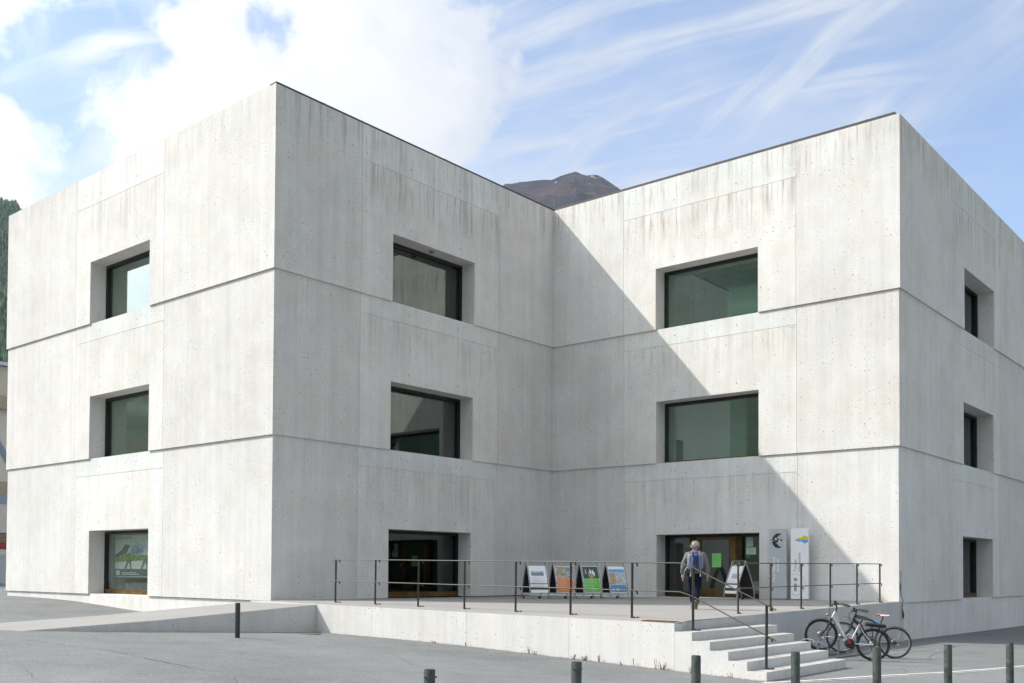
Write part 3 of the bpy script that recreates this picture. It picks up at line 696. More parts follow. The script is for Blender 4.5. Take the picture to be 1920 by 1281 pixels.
for (x0, y0), (x1, y1) in kerbpts():
    d = Vector((x1-x0, y1-y0, 0)); L_ = d.length; d.normalize(); nn = Vector((-d.y, d.x, 0)); mx, my = (x0+x1)/2, (y0+y1)/2; dz = Vector((0, 0, (ground(x1, y1)-ground(x0, y0))/2))
    q.obox(Vector((mx, my, ground(mx, my)-.02))-nn*.07, d*(L_/2)+dz, nn*.022, Vector((0,0,.026)))
q.build('edging', MK, ks, world=True)
ckm = MB(); ck_r = random.Random(4)
def crack(pts, w_):
    P_ = [Vector(p+(0,)) for p in pts]; path = []
    for p, q_ in zip(P_[:-1], P_[1:]):
        n__ = max(2, int((q_-p).length/.12))
        for i in range(n__): path.append(p.lerp(q_, i/n__)+Vector((ck_r.gauss(0, .018), ck_r.gauss(0, .018), 0)))
    for i, (p, q_) in enumerate(zip(path[:-1], path[1:])):
        if ck_r.random() < .12: continue
        d = (q_-p).normalized(); nn = Vector((-d.y, d.x, 0))*w_*ck_r.uniform(.3, 1.2)
        vs_ = [p-nn, q_-nn*.8, q_+nn*.8, p+nn]; ckm.add([(v.x, v.y, ground(v.x, v.y)+.004) for v in vs_], [(0, 1, 2, 3)])
crack([(-9.9, -5.6), (-9.7, -6.9), (-9.46, -8.0), (-9.55, -9.6), (-9.61, -10.8)], .012); crack([(-9.61, -10.8), (-9.2, -12.5), (-9.4, -14.5), (-8.9, -16.0)], .006)
crack([(-4.2, -9.5), (-5.6, -11.6), (-6.1, -13.7)], .006); crack([(7.4, -16.6), (9.5, -16.2), (13.5, -15.6)], .010); crack([(-11.6, -9), (-12.3, -11.2), (-12.1, -13.4)], .006)
ck_o = struct(ckm.build('asphalt_crack', plain('crack_dark', (.045, .048, .048), .9)), 'stuff')
gq = MB(); g_r = random.Random(8)
for i in range(2600):
    if i % 3: x = XW-.1-abs(g_r.gauss(0, .5)); y = g_r.uniform(-18, -3.5)
    else: x = g_r.uniform(-14, 12); y = g_r.uniform(-19, -3.5)
    if x > XW-.03 and y > -16.25 and x < 14: continue
    r_ = g_r.uniform(.004, .012); z = ground(x, y); p = Vector((x, y, z)); an = g_r.uniform(0, 6.28)
    vs_ = [p+Vector((r_*math.cos(an+k*1.571), r_*math.sin(an+k*1.571), .001)) for k in range(4)]+[p+Vector((0, 0, r_*.8))]
    gq.add(vs_, [(0, 1, 4), (1, 2, 4), (2, 3, 4), (3, 0, 4)])
struct(gq.build('grit', plain('grit_stone', (.24, .22, .19), .9, var=.6, scale=40)), 'stuff')
lq = MB()
for i in range(160):
    x = g_r.uniform(-14, 10); y = g_r.uniform(-20, -4)
    if x > XW-.03 and y > -16.25: continue
    z = ground(x, y)+.006; d = Vector((g_r.uniform(-1, 1), g_r.uniform(-1, 1), g_r.uniform(0, .3))).normalized()*g_r.uniform(.015, .03); e2_ = d.cross(Vector((0, 0, 1)))*.5; p = Vector((x, y, z))
    lq.add([p, p+d*.5+e2_, p+d, p+d*.5-e2_], [(0, 1, 2, 3)])
struct(lq.build('fallen_leaves', plain('fallen_leaf_brown', (.20, .13, .06), .9, var=.5, scale=30)), 'stuff')
mh = thing('manhole_cover', 'small brownish round cover in the asphalt at the foot of the ramp wall', 'manhole cover', (-1.83, -4.04, ground(-1.83, -4.04)))
MB().lathe([(.30, -.02), (.30, .008), (.27, .010)], n=28).build('rim', MRAIL, mh); MB().lathe([(.26, -.02), (.26, .012), (.25, .013)], n=28).build('lid', plain('cast_iron', (.13, .10, .07), .7, .4, var=.4, scale=30), mh)

MWEED_ = None
MWEED = plain('dry_brown_leaf', (.16, .095, .045), .9, var=.5, scale=30); MSTRAW = plain('straw', (.36, .28, .13), .9, var=.4, scale=30)
MWEEDB = MWEED
def weed(x, y, h, spread, n, label, mt=None, leaves=14):
    t = thing('weed', label, 'weed', (x, y, ground(x, y)-.01), 0, 'dry weeds along the terrace wall'); sm_ = MB(); lm = MB()
    for i in range(n):
        an = rnd.uniform(0, 6.28); hh = h*rnd.uniform(.5, 1); ex = spread*rnd.uniform(-1, 1); dx = rnd.uniform(-.03, .01)
        pts = [(dx*.2, ex*.3, 0), (dx*.6, ex*.7+rnd.uniform(-.01, .01), hh*.55), (dx, ex+rnd.uniform(-.015, .015), hh)]
        sm_.tube(pts, [.0035, .0028, .0015], 4)
        for k in range(leaves):
            f = rnd.uniform(.05, 1); p = Vector(pts[0]).lerp(Vector(pts[1]), f*2) if f < .5 else Vector(pts[1]).lerp(Vector(pts[2]), f*2-1)
            l_ = rnd.uniform(.008, .024); d = Vector((rnd.uniform(-1, .4), rnd.uniform(-1, 1), rnd.uniform(-.6, 1))).normalized(); e_ = d.cross(Vector((rnd.random(), rnd.random(), rnd.random()))).normalized()
            lm.add([p, p+d*l_*.5+e_*l_*.35, p+d*l_, p+d*l_*.5-e_*l_*.35], [(0, 1, 2, 3)])
    sm_.build('stem', MWEED, t); lm.build('leaves', mt or MWEED, t)
wx = XW-.05
for y, h, sp, n_, lab, mt_ in [(-7.6, .07, .12, 6, 'low dry weed tuft nearest the ramp, first of the weeds along the wall', None), (-8.62, .11, .03, 2, 'single short dry weed stalk on the wall foot left of centre', None),
    (-10.55, .20, .06, 4, 'tall thin brown weed above the left bollard pair', None), (-10.75, .11, .08, 4, 'short weed tuft just right of the tall thin brown weed', None), (-11.75, .14, .12, 5, 'straggly dry weed left of the straw coloured tuft', None),
    (-12.05, .13, .12, 16, 'straw coloured dry grass tuft behind the second bollard', MSTRAW), (-12.42, .19, .06, 5, 'brown weed with two upright stalks right of the straw tuft', None), (-13.0, .09, .05, 3, 'tiny curled brown weed between the stalks', None),
    (-13.28, .19, .015, 2, 'single slim upright weed with its shadow on the wall', None), (-13.82, .30, .04, 3, 'tallest dry weed stalk on the terrace wall', None), (-13.98, .17, .13, 10, 'bushy dry weed clump at the foot of the tallest stalk', None),
    (-14.62, .17, .06, 3, 'thin dry weed below the first step', None), (-15.5, .14, .09, 3, 'wispy pale weed beside the middle steps', MSTRAW)]:
    weed(wx, y, h, sp, n_, lab, mt_, 16 if n_ < 6 else 9)
lt = MB()
for i in range(2600):
    y = rnd.uniform(-16.2, -5.0) if rnd.random() < .93 else rnd.uniform(-5, -3.2)
    if rnd.random() > .25+.75*min(1, max(0, (-y-6)/6)): continue
    x = XW-abs(rnd.gauss(0, .022))-.004; p = Vector((x, y, ground(x, y)+.004+abs(rnd.gauss(0, .006)))); d = Vector((rnd.uniform(-1, 1), rnd.uniform(-1, 1), rnd.uniform(0, .8))).normalized()*rnd.uniform(.006, .02); e_ = d.cross(Vector((0, 0, 1)))*.4
    lt.add([p, p+d*.5+e_, p+d, p+d*.5-e_], [(0, 1, 2, 3)])
struct(lt.build('dry_litter', MWEED), 'stuff'); bpy.data.objects['dry_litter']['label'] = 'line of dry moss and leaf litter at the wall foot'

# ------------------------------------------------------------------ sign boards by the entrance
def standee(y0, y1, mt, label):
    xs_ = a-.36; t = thing('sign_board', label, 'sign', (xs_+.05, (y0+y1)/2, tz(13.6, (y0+y1)/2)), 0, 'upright boards right of the entrance')
    zb = .06
    m = MB(); m.box((xs_, y0, zb), (xs_+.10, y1, 2.42)); m.build('board', mt, t, world=True, bevel=.004)
    f = MB()
    for yy in (y0+.12, y1-.12): f.box((xs_+.01, yy-.05, tz(13.6, yy)-.01), (xs_+.09, yy+.05, zb))
    f.build('foot', MGREYT, t, world=True); return t, xs_
# board 1: y from -9.55 (left in view) to -10.14
s1, xs1 = standee(-10.16, -9.55, MGREY, 'tall grey board with a black winged bird emblem, left of the white board')
def flat(name, poly_, mt, par, x, y0, z0, lift):
    """poly in (right as seen from outside, up) metres"""
    MB().prism(poly_, (x-lift, y0, z0), (0, -1, 0), (0, 0, 1), (-.0012, 0, 0)).build(name, mt, par, world=True)
# emblem: crescent of two feathered wings opening to the right
def wing(sg):
    o_, i_ = [], []
    for k in range(0, 15):
        t = k/14; an = R(180 - sg*(4+t*112)); ro = .245 + (.018 if k % 2 else -.004); o_.append((ro*math.cos(an)*.92, ro*math.sin(an)))
    for k in range(14, -1, -1):
        t = k/14; an = R(180 - sg*(4+t*112)); ri = .238-.125*math.sin(math.pi*min(1, (1-t)*.80+.02)); i_.append((ri*math.cos(an)*.92, ri*math.sin(an)))
    return o_+i_
ec = (-9.55-.325, 2.02)
for sg in (1, -1):
    pw = wing(sg); pw = pw if sg > 0 else pw[::-1]
    flat('emblem_wing', pw, MBLACK, s1, xs1, ec[0], ec[1], .0008)
def circ(cx, cy, rx, ry, n=16, a0=0, a1=360): return [(cx+rx*math.cos(R(a0+(a1-a0)*i/n)), cy+ry*math.sin(R(a0+(a1-a0)*i/n))) for i in range(n)]
flat('emblem_body', circ(-.07, .02, .105, .075), MBLACK, s1, xs1, ec[0], ec[1], .0024)
flat('emblem_breast', circ(-.09, .055, .045, .040), MWHITE, s1, xs1, ec[0], ec[1], .0040)
flat('emblem_eye', circ(-.085, .05, .022, .022), MBLACK, s1, xs1, ec[0], ec[1], .0056)
flat('emblem_head', circ(.05, .03, .050, .042), MBLACK, s1, xs1, ec[0], ec[1], .0040)
flat('emblem_cheek', circ(.045, .035, .022, .018), MWHITE, s1, xs1, ec[0], ec[1], .0056)
flat('emblem_beak', [(.08, .05), (.145, .03), (.13, -.005), (.08, .0)], MBLACK, s1, xs1, ec[0], ec[1], .0056)
flat('emblem_neck', [(-.01, .01), (.03, -.05), (.06, -.04), (.04, .01)], MWHITE, s1, xs1, ec[0], ec[1], .0056)
flat('emblem_tail', [(-.32, .02), (-.22, .02), (-.22, -.06), (-.32, -.06)], MBLACK, s1, xs1, ec[0], ec[1], .0008)
flat('emblem_tail_feather', [(-.31, .0), (-.235, .0), (-.235, -.045), (-.31, -.045)], MWHITE, s1, xs1, ec[0], ec[1], .0024)
text('Parc Naziunal', .155, (xs1-.001, -9.55-.205, .62), (0, 0, 1), (0, 1, 0), MWHITE, 'lettering', s1)
text('Svizzer', .155, (xs1-.001, -9.55-.345, .98), (0, 0, 1), (0, 1, 0), MWHITE, 'lettering', s1)
s2, xs2 = standee(-10.92, -10.31, MWHITE, 'tall white board with a yellow and blue mountain mark, rightmost by the entrance')
MYEL = plain('yellow_print', (.72, .54, .01), .5, var=.02); MBLU = plain('blue_print', (.10, .36, .76), .5, var=.02)
flat('mountain_mark', [(.13, 0), (.29, .075), (.33, .065), (.40, .085), (.48, .155), (.55, .11), (.605, .105), (.605, 0)][::-1], MYEL, s2, xs2, -10.31, 2.04, .0008)
flat('lake_mark', [(.13, -.004), (.605, -.004), (.605, -.095), (.55, -.09), (.49, -.135), (.42, -.08), (.36, -.055), (.29, -.065)][::-1], MBLU, s2, xs2, -10.31, 2.04, .0008)
text('Tourist', .135, (xs2-.001, -10.31-.20, .98), (0, 0, 1), (0, 1, 0), MGREYT, 'lettering', s2)
text('Information', .135, (xs2-.001, -10.31-.345, .97), (0, 0, 1), (0, 1, 0), MGREYT, 'lettering', s2)
cm = MB(); n_ = 56
for i in range(n_):
    a0_, a1_ = 2*math.pi*i/n_, 2*math.pi*(i+1)/n_
    q4 = [( .16+r_*math.cos(t_), .54+r_*math.sin(t_)) for r_, t_ in ((.352, a0_), (.362, a0_), (.362, a1_), (.352, a1_))]
    if min(p[0] for p in q4) < .006: continue
    cm.prism(q4, (xs2-.0008, -10.31, 0), (0, -1, 0), (0, 0, 1), (-.0012, 0, 0))
cm.build('ring', MGREYT, s2, world=True)
flat('i_dot', circ(.165, .71, .062, .062, 20), MGREYT, s2, xs2, -10.31, 0, .0008)
flat('i_stem', [(.115, .32), (.215, .32), (.215, .58), (.115, .58)], MGREYT, s2, xs2, -10.31, 0, .0008)
for t_ in (s1, s2):
    for ch in t_.children:
        if ch.name.startswith('foot'): ch['label'] = 'dark short feet under the board'
for ch in list(s1.children): 
    if 'foot' in ch.name: ch.pop('label')
for ch in list(s2.children):
    if 'foot' in ch.name: ch.pop('label')

# ------------------------------------------------------------------ A-frame poster stands
def photo(name, cols, scale):
    m, t = mat(name); pos = t.n('ShaderNodeTexCoord').outputs['Object']
    v = t.n('ShaderNodeTexVoronoi', {'Vector': pos, 'Scale': scale}); s_ = t.n('ShaderNodeSeparateColor', {0: v.outputs['Color']}).outputs[0]
    r_ = t.n('ShaderNodeValToRGB', {0: t.m('ADD', t.m('MULTIPLY', s_, .7), t.m('MULTIPLY', t.noise(pos, scale*.6, 4), .3))}); r_.color_ramp.interpolation = 'LINEAR'
    el_ = r_.color_ramp.elements
    for i, c in enumerate(cols):
        if i < 2: el_[i].position = i/(len(cols)-1) if i == 0 else 1/(len(cols)-1); el_[i].color = c+(1,)
        else: e2 = el_.new(i/(len(cols)-1)); e2.color = c+(1,)
    b_ = t.n('ShaderNodeBsdfPrincipled', {'Base Color': r_.outputs[0], 'Roughness': .45}); t.n('ShaderNodeOutputMaterial', {0: b_.outputs[0]}); return m
PH1 = photo('lake_photo', [(.05,.14,.35),(.30,.22,.08),(.12,.28,.42),(.35,.30,.16)], 26); PH2 = photo('animal_photo', [(.45,.26,.07),(.08,.20,.32),(.60,.50,.35),(.12,.10,.06)], 22)
PH3 = photo('hiker_photo', [(.02,.05,.015),(.05,.09,.03),(.03,.06,.02),(.10,.10,.05)], 12); PH4 = photo('track_photo', [(.40,.40,.44),(.55,.55,.58),(.30,.28,.28),(.62,.62,.66)], 20)
MORG = plain('orange_print', (.66, .20, .04), .5, var=.04); MGRN = plain('green_print', (.13, .47, .05), .5, var=.10, scale=5); MBL2 = plain('blue_panel_print', (.09, .26, .46), .5, var=.04); MLBL = plain('light_blue_print', (.22, .48, .72), .5, var=.04)
MTAN = plain('tan_print', (.42, .28, .16), .6, var=.3, scale=20); MPEO = plain('pink_figure_print', (.55, .30, .30), .6, var=.4, scale=30)
MBRD = plain('black_board', (.02, .02, .021), .5)
def a_frame(x, y, rz, kind, label, wd=.74, ht=1.30, D=.78):
    """local: front panel looks to -Y, legs curve from the ridge at the top"""
    t = thing('poster_stand', label, 'sign', (x, y, tz(x, y)), rz, 'sandwich board stands on the terrace')
    def curve(sg):       # bowed leg, from top to foot
        return [(sg*(D/2)*(1-((1-f)**1.0)*(1-.28*f*(1-f)*0)) * (1) if 0 else sg*((D/2)*math.sin(f*math.pi/2*.98)**1.15), ht*(1-f)) for f in [i/8 for i in range(9)]]
    for sg in (-1, 1):
        cv = curve(sg)
        for xx in (-wd/2, wd/2):
            MB().tube([(xx, y_, z_+.012) for y_, z_ in cv], .016, 6, flat=(1, 1.4)).build('leg', MALU, t, smooth=True)
        p = MB(); fr_ = [c for c in cv if .16 < c[1] < ht-.13]
        cvp = [(np.interp(zz, [c[1] for c in cv][::-1], [c[0] for c in cv][::-1]), zz) for zz in np.linspace(.20, ht-.15, 7)]
        for (y0_, z0_), (y1_, z1_) in zip(cvp[:-1], cvp[1:]):
            p.add([(-wd/2+.02, y0_, z0_), (wd/2-.02, y0_, z0_), (wd/2-.02, y1_, z1_), (-wd/2+.02, y1_, z1_), (-wd/2+.02, y0_-sg*.012, z0_), (wd/2-.02, y0_-sg*.012, z0_), (wd/2-.02, y1_-sg*.012, z1_), (-wd/2+.02, y1_-sg*.012, z1_)],
                  [(0,1,2,3), (7,6,5,4), (0,4,5,1), (2,6,7,3), (1,5,6,2), (3,7,4,0)])
        p.build('panel', MBRD, t)
        if sg == -1:
            # prints follow the curve of the panel
            def strip(name, mt, u0, u1, v0, v1, lift):
                zz = [.205 + (ht-.36)*(1-v) for v in np.linspace(v0, v1, 5)]; pm = MB()
                yy = [np.interp(z, [c[1] for c in cvp], [c[0] for c in cvp])-lift for z in zz]; W_ = wd-.07
                for i in range(4):
                    pm.add([(-W_/2+u0*W_, yy[i], zz[i]), (-W_/2+u1*W_, yy[i], zz[i]), (-W_/2+u1*W_, yy[i+1], zz[i+1]), (-W_/2+u0*W_, yy[i+1], zz[i+1])], [(0, 1, 2, 3)])
                return pm.build(name, mt, t)
            strip('sheet', MWHITE, 0, 1, 0, 1, .003)
            if kind == 'white':
                strip('picture', PH1, .12, .84, .22, .37, .006); strip('picture', MSKY, .12, .84, .20, .26, .009)
                for i in range(13): strip('printed_line', MGREYT, .12, .12+rnd.uniform(.35, .75), .42+i*.038, .426+i*.038, .006)
            if kind == 'orange':
                strip('picture', PH2, .03, .97, .02, .46, .006); strip('colour_field', MORG, .03, .97, .465, .98, .006); strip('picture', MTAN, .10, .42, .05, .30, .009)
            if kind == 'green':
                strip('picture', PH3, .03, .97, .02, .46, .006); strip('colour_field', MGRN, .03, .97, .465, .98, .006)
                for u_, v_ in ((.18, .12), (.36, .20), (.45, .12), (.52, .18), (.60, .14), (.66, .22)): strip('picture', rnd.choice([MPEO, MWHITE, MLBL]), u_, u_+.07, v_, v_+.16, .009)
                strip('picture', MTAN, .40, .62, .34, .455, .0085)
            if kind == 'blue':
                strip('colour_field', MLBL, .03, .97, .10, .24, .006); strip('picture', PH4, .03, .97, .245, .68, .006); strip('picture', MTAN, .05, .38, .26, .66, .009); strip('colour_field', MBL2, .03, .97, .70, .97, .006)
                strip('picture', MWHITE, .10, .22, .84, .92, .009); strip('picture', MWHITE, .34, .52, .84, .92, .009)
                y_ = np.interp(ht-.30, [c[1] for c in cvp], [c[0] for c in cvp])
                text('Forschen Sie mit!', .082, (0, y_-.018, ht-.325), (1, 0, 0), (0, .12, 1), MBL2, 'lettering', t, 'CENTER', world=False)
            if kind in ('orange', 'green'):
                for i in range(8): strip('printed_line', MWHITE, .09, .09+rnd.uniform(.4, .8), .50+i*.055, .507+i*.055, .009)
            if kind == 'side':
                strip('picture', PH4, .30, .95, .28, .46, .006)
                for i in range(6): strip('printed_line', MGREYT, .12, .12+rnd.uniform(.35, .75), .55+i*.06, .556+i*.06, .006)
    MB().tube([(-wd/2, 0, ht+.012), (wd/2, 0, ht+.012)], .014, 6).build('top_bar', MALU, t)
    for xx in (-wd/2+.06, wd/2-.06):
        MB().tube([(xx-.018, D/2, .04), (xx+.018, D/2, .04)], .042, 12).build('wheel', MRUB, t)
    return t
sd = math.atan2(-.49, .87)
for (lx, ly), kd, lab in [((7.72, -3.78), 'white', 'poster stand with a white sheet and a small lake picture, leftmost of the row'), ((8.55, -4.27), 'orange', 'poster stand with an orange poster between the white and the green one'),
                         ((9.42, -4.76), 'green', 'poster stand with a green poster showing a group of hikers'), ((10.26, -5.27), 'blue', 'poster stand with a blue poster headed Forschen Sie mit, nearest the entrance of the row')]:
    cx_, cy_ = lx+.345*.87+.32*.49*.95, ly-.345*.49+.32*.87*.95
    a_frame(cx_, cy_, sd, kd, lab, wd=.70, ht=1.27, D=.74)
# the fifth, seen from its side: front looks towards the door
a_frame(12.95, -8.75, math.atan2(.34, -.94)+math.pi/2, 'side', 'poster stand standing alone just right of the door, turned sideways', wd=.62, ht=1.30, D=.82)

# ------------------------------------------------------------------ bicycles
def bicycle(rear, front, kind, label, group='bicycles at the rack'):
    Rr, Fr = Vector(rear), Vector(front); d = Fr-Rr; L_ = d.length
    t = thing('bicycle', label, 'bicycle', (Rr.x, Rr.y, Rr.z-.395), math.atan2(d.y, d.x), group)
    pitch = math.asin(d.z/L_); RW = .385
    rot = Matrix.Rotation(-pitch, 3, 'Y')
    def P(x, y, z): v = rot @ Vector((x, y, z)); return (v.x, v.y, v.z+.395)
    silver = kind == 'silver'
    MF = plain('silver_bike_paint', (.60, .61, .63), .3, .4, var=.03) if silver else plain('matt_black_bike_paint', (.03, .032, .035), .4, .2)
    MBK = plain('bike_black', (.02, .02, .022), .5, .1); MRED = plain('bike_red', (.50, .02, .02), .4); MDISC = MCHR
    def add(name, pts, r, m_, par, n_=8, flat_=None): q = MB(); q.tube([P(*p) for p in pts], r, n_, flat=flat_); return q.build(name, m_, par, smooth=True)
    def wheel(cx):
        q = MB(); c = P(cx, 0, 0); q.ring(c, RW-.022, .022, 'Y', 48, 8); ty = q.build('wheel', MRUB, t, smooth=True)
        q = MB(); q.ring(c, RW-.054, .015, 'Y', 48, 6); q.build('rim', plain('rim_black', (.04, .04, .042), .35, .6) if silver else MALU, ty, smooth=True)
        q = MB()
        for k in range(28):
            a1_ = 2*math.pi*k/28; a2_ = a1_+(.45 if k % 2 else -.45); sy = .03 if k % 4 < 2 else -.03
            q.tube([(c[0]+.03*math.cos(a2_), sy, c[2]+.03*math.sin(a2_)), (c[0]+(RW-.055)*math.cos(a1_), 0, c[2]+(RW-.055)*math.sin(a1_))], .0017, 3, caps=False)
        q.build('spokes', MCHR, ty); q = MB(); q.tube([(c[0], -.05, c[2]), (c[0], .05, c[2])], .026, 12); q.build('hub', MBK, ty)
        q = MB(); q.ring((c[0], .045, c[2]), .085, .006, 'Y', 24, 4); q.ring((c[0], .045, c[2]), .06, .004, 'Y', 20, 4); q.build('brake_disc', MDISC, ty)
        return c
    wheel(0); wheel(L_)
    if silver: HT, HB, BB, ST = (.965, 0, .625), (1.02, 0, .455), (.525, 0, -.075), (.38, 0, .42)
    else: HT, HB, BB, ST = (.965, 0, .60), (1.01, 0, .43), (.51, 0, -.08), (.37, 0, .40)
    q = MB()
    def tb(pts, r, flat_=None): q.tube([P(*p) for p in pts], r, 10, flat=flat_)
    tb([HT, HB], .030)
    if silver:
        tb([(HB[0]-.015, 0, HB[2]+.03), (.78, 0, .18), (.58, 0, -.03)], .038, (1, 1))
        tb([(HT[0]-.0, 0, HT[2]-.05), (.84, 0, .33), (.70, 0, .12), (.60, 0, .045), (.50, 0, .05), (.44, 0, .12)], .019)
        tb([(BB[0], 0, BB[2]), ST], .022)
    else:
        tb([(HT[0]-.01, 0, HT[2]-.04), (.72, 0, .54), (ST[0], 0, ST[2])], [.032, .028, .020])
        tb([(HB[0]-.02, 0, HB[2]+.02), (.85, 0, .36), (.72, 0, .15), (.60, 0, -.02)], [.045, .05, .05, .042])
        tb([(BB[0], 0, BB[2]), ST], .022)
    for sy in (-.055, .055):
        tb([(BB[0], sy*.5, BB[2]), (.25, sy*.9, -.04), (0, sy, 0)], .012); tb([(ST[0], sy*.2, ST[2]-.03), (.25, sy*.8, .22), (0, sy, 0)], .010)
    fr_ = q.build('frame', MF, t, smooth=True)
    # fork
    q = MB()
    for sy in (-.055, .055): q.tube([P(HB[0]+.01, sy, HB[2]-.03), P(HB[0]+.07, sy, HB[2]*.45), P(L_, sy, 0)], [.028, .027, .018], 8)
    q.tube([P(HB[0]+.01, -.06, HB[2]-.03), P(HB[0]+.01, .06, HB[2]-.03)], .022, 8); q.build('fork', MBK, t, smooth=True)
    # handlebar
    hz = HT[2]+.17 if silver else HT[2]+.10; hx = HT[0]-.0
    q = MB(); q.tube([P(*HT), P(HT[0]-.015, 0, HT[2]+.07), P(HT[0]+.03, 0, hz)], .018, 8)
    q.tube([P(hx-.24, -.30, hz+.01), P(hx-.08, -.22, hz+.015), P(hx+.03, -.06, hz), P(hx+.03, .06, hz), P(hx-.08, .22, hz+.015), P(hx-.24, .30, hz+.01)], .017, 8); hb_ = q.build('handlebar', MBK, t, smooth=True)
    for sy in (-1, 1):
        add('grip', [(hx-.26, sy*.305, hz+.01), (hx-.11, sy*.235, hz+.015)], .026, MRUB, hb_)
        add('brake_lever', [(hx-.0, sy*.16, hz), (hx+.10, sy*.22, hz-.02), (hx+.06, sy*.30, hz-.04)], .010, MBK, hb_, 5)
    q = MB(); q.obox(P(hx+.05, 0, hz+.035), (.025, 0, .01), (0, .045, 0), (-.01, 0, .028)); q.build('display', MBK, hb_)
    for sy in (-1, 1):
        q = MB(); q.ball(P(hx+.01, sy*.13, hz+.02), .028, .035, .024, 8, 6); q.ball(P(hx+.03, sy*.10, hz-.02), .022, .03, .022, 8, 6); q.build('shifter', MBK, hb_)
    add('cable', [(hx+.03, .08, hz), (hx+.15, .06, hz-.08), (hx+.14, .03, hz-.25), (HB[0], .03, HB[2]+.02)], .004, MBK, hb_, 5)
    add('cable', [(hx+.03, -.08, hz), (hx+.17, -.05, hz-.12), (hx+.10, -.03, hz-.32), (HB[0]-.02, -.02, HB[2])], .004, MBK, hb_, 5)
    # saddle
    sx, sz = (.335, .565) if silver else (.325, .645)
    add('seat_post', [ST, (sx+.0, 0, sz-.03)], .015, MBK, t)
    q = MB(); prof = [(-.13, .078, 0.0), (-.09, .085, .006), (-.02, .055, .002), (.06, .028, .0), (.14, .02, -.004), (.155, .010, -.008)]
    b0 = len(q.v)
    for dx, hw, dz in prof:
        for k in range(8):
            an = 2*math.pi*k/8; q.v.append(P(sx+dx, hw*math.cos(an), sz+dz+.022*math.sin(an)))
    for i in range(len(prof)-1):
        for k in range(8): q.f.append([b0+i*8+k, b0+i*8+(k+1) % 8, b0+(i+1)*8+(k+1) % 8, b0+(i+1)*8+k])
    q.f.append([b0+k for k in range(8)][::-1]); q.f.append([b0+(len(prof)-1)*8+k for k in range(8)])
    sa = q.build('saddle', MBK if silver else plain('red_saddle', (.40, .035, .025), .5, var=.05), t, smooth=True)
    if not silver:
        q = MB(); q.obox(P(sx+.05, 0, sz+.02), tuple(rot @ Vector((.09, 0, -.003))), (0, .012, 0), (0, 0, .004)); q.obox(P(sx-.03, -.066, sz+.004), (.10, .026, 0), (0, .014, 0), (0, 0, .014)); q.obox(P(sx-.03, .066, sz+.004), (.10, -.026, 0), (0, .014, 0), (0, 0, .014)); q.build('white_stripe', MWHITE, sa)
        sa['label'] = 'red saddle with white side stripes'
    q = MB(); q.ring(P(*ST), .022, .009, 'Z', 14, 6); q.build('seat_clamp', MRED, t)
    q = MB(); q.ring(P(HT[0], 0, HT[2]-.01), .032, .008, 'Z', 14, 6); q.build('headset_ring', MRED if silver else MBK, t)
    # motor and cranks
    q = MB(); c = P(*BB); q.tube([(c[0], -.065, c[2]), (c[0], -.05, c[2]), (c[0], .05, c[2]), (c[0], .065, c[2])], [.08, .115, .115, .08], 18); mo = q.build('motor', MBK, t, smooth=True)
    q = MB(); q.ring((c[0], -.075, c[2]), .085, .006, 'Y', 24, 5); q.build('chainring', MBK if silver else MCHR, mo)
    ang = R(-108)
    for sy, sg in ((-1, 1), (1, -1)):
        e_ = (c[0]+sg*.185*math.cos(ang), sy*.10, c[2]+sg*.185*math.sin(ang))
        q = MB(); q.tube([(c[0], sy*.085, c[2]), e_], [.018, .013], 8, flat=(1, 1)); q.build('crank', MRED if silver else MBK, mo, smooth=True)
        q = MB(); q.obox((e_[0], e_[1]+sy*.055, e_[2]), (.048, 0, 0), (0, .045, 0), (0, 0, .011)); q.build('pedal', MCHR if silver else MBK, mo)
    q = MB()
    for dz_ in (.082, -.082): q.tube([(c[0], -.075, c[2]+dz_), (P(0, 0, 0)[0], -.06, P(0, 0, 0)[2]+dz_*.55)], .005, 4)
    q.build('chain', MCHR, mo)
    q = MB(); c0_ = P(0, 0, 0); q.tube([(c0_[0], -.07, c0_[2]), (c0_[0], -.03, c0_[2])], [.03, .055], 14); q.tube([(c0_[0], -.06, c0_[2]-.02), (c0_[0]+.04, -.065, c0_[2]-.12)], .012, 6); q.build('cassette', MCHR, t)
    # mudguards
    def guard(cx, a0_, a1_, rr=RW+.022):
        q = MB(); n__ = 18; c = Vector(P(cx, 0, 0)); b__ = 0
        for i in range(n__+1):
            an = R(a0_+(a1_-a0_)*i/n__)
            for yy, dr_ in ((-.028, -.008), (0, .004), (.028, -.008)): q.v.append((c.x+(rr+dr_)*math.cos(an), yy, c.z+(rr+dr_)*math.sin(an)))
        for i in range(n__):
            for k in range(2): q.f.append([i*3+k, i*3+k+1, (i+1)*3+k+1, (i+1)*3+k])
        return q.build('mudguard', MBK, t, smooth=True)
    if silver:
        guard(0, 20, 172); guard(L_, 40, 118)
        # carrier with battery
        q = MB()
        for sy in (-.06, .06):
            q.tube([P(.29, sy, .40), P(.05, sy, .425), P(-.24, sy, .44)], .007, 6); q.tube([P(-.02, sy*1.2, .02), P(-.08, sy, .425)], .006, 6); q.tube([P(0, sy*1.2, .02), P(.10, sy, .42)], .006, 6)
        for xx in (.2, .05, -.1, -.23): q.tube([P(xx, -.06, .425), P(xx, .06, .425)], .006, 6)
        q.build('carrier', MBK, t, smooth=True)
        q = MB(); q.tube([P(.26, 0, .455), P(.22, 0, .46), P(-.17, 0, .485), P(-.21, 0, .485)], [.03, .045, .045, .03], 12, flat=(1.2, .9)); q.build('battery', MBK, t, smooth=True)
        q = MB(); q.obox(P(-.25, 0, .425), (.012, 0, 0), (0, .03, 0), (0, 0, .02)); q.build('rear_light', MRED, t)
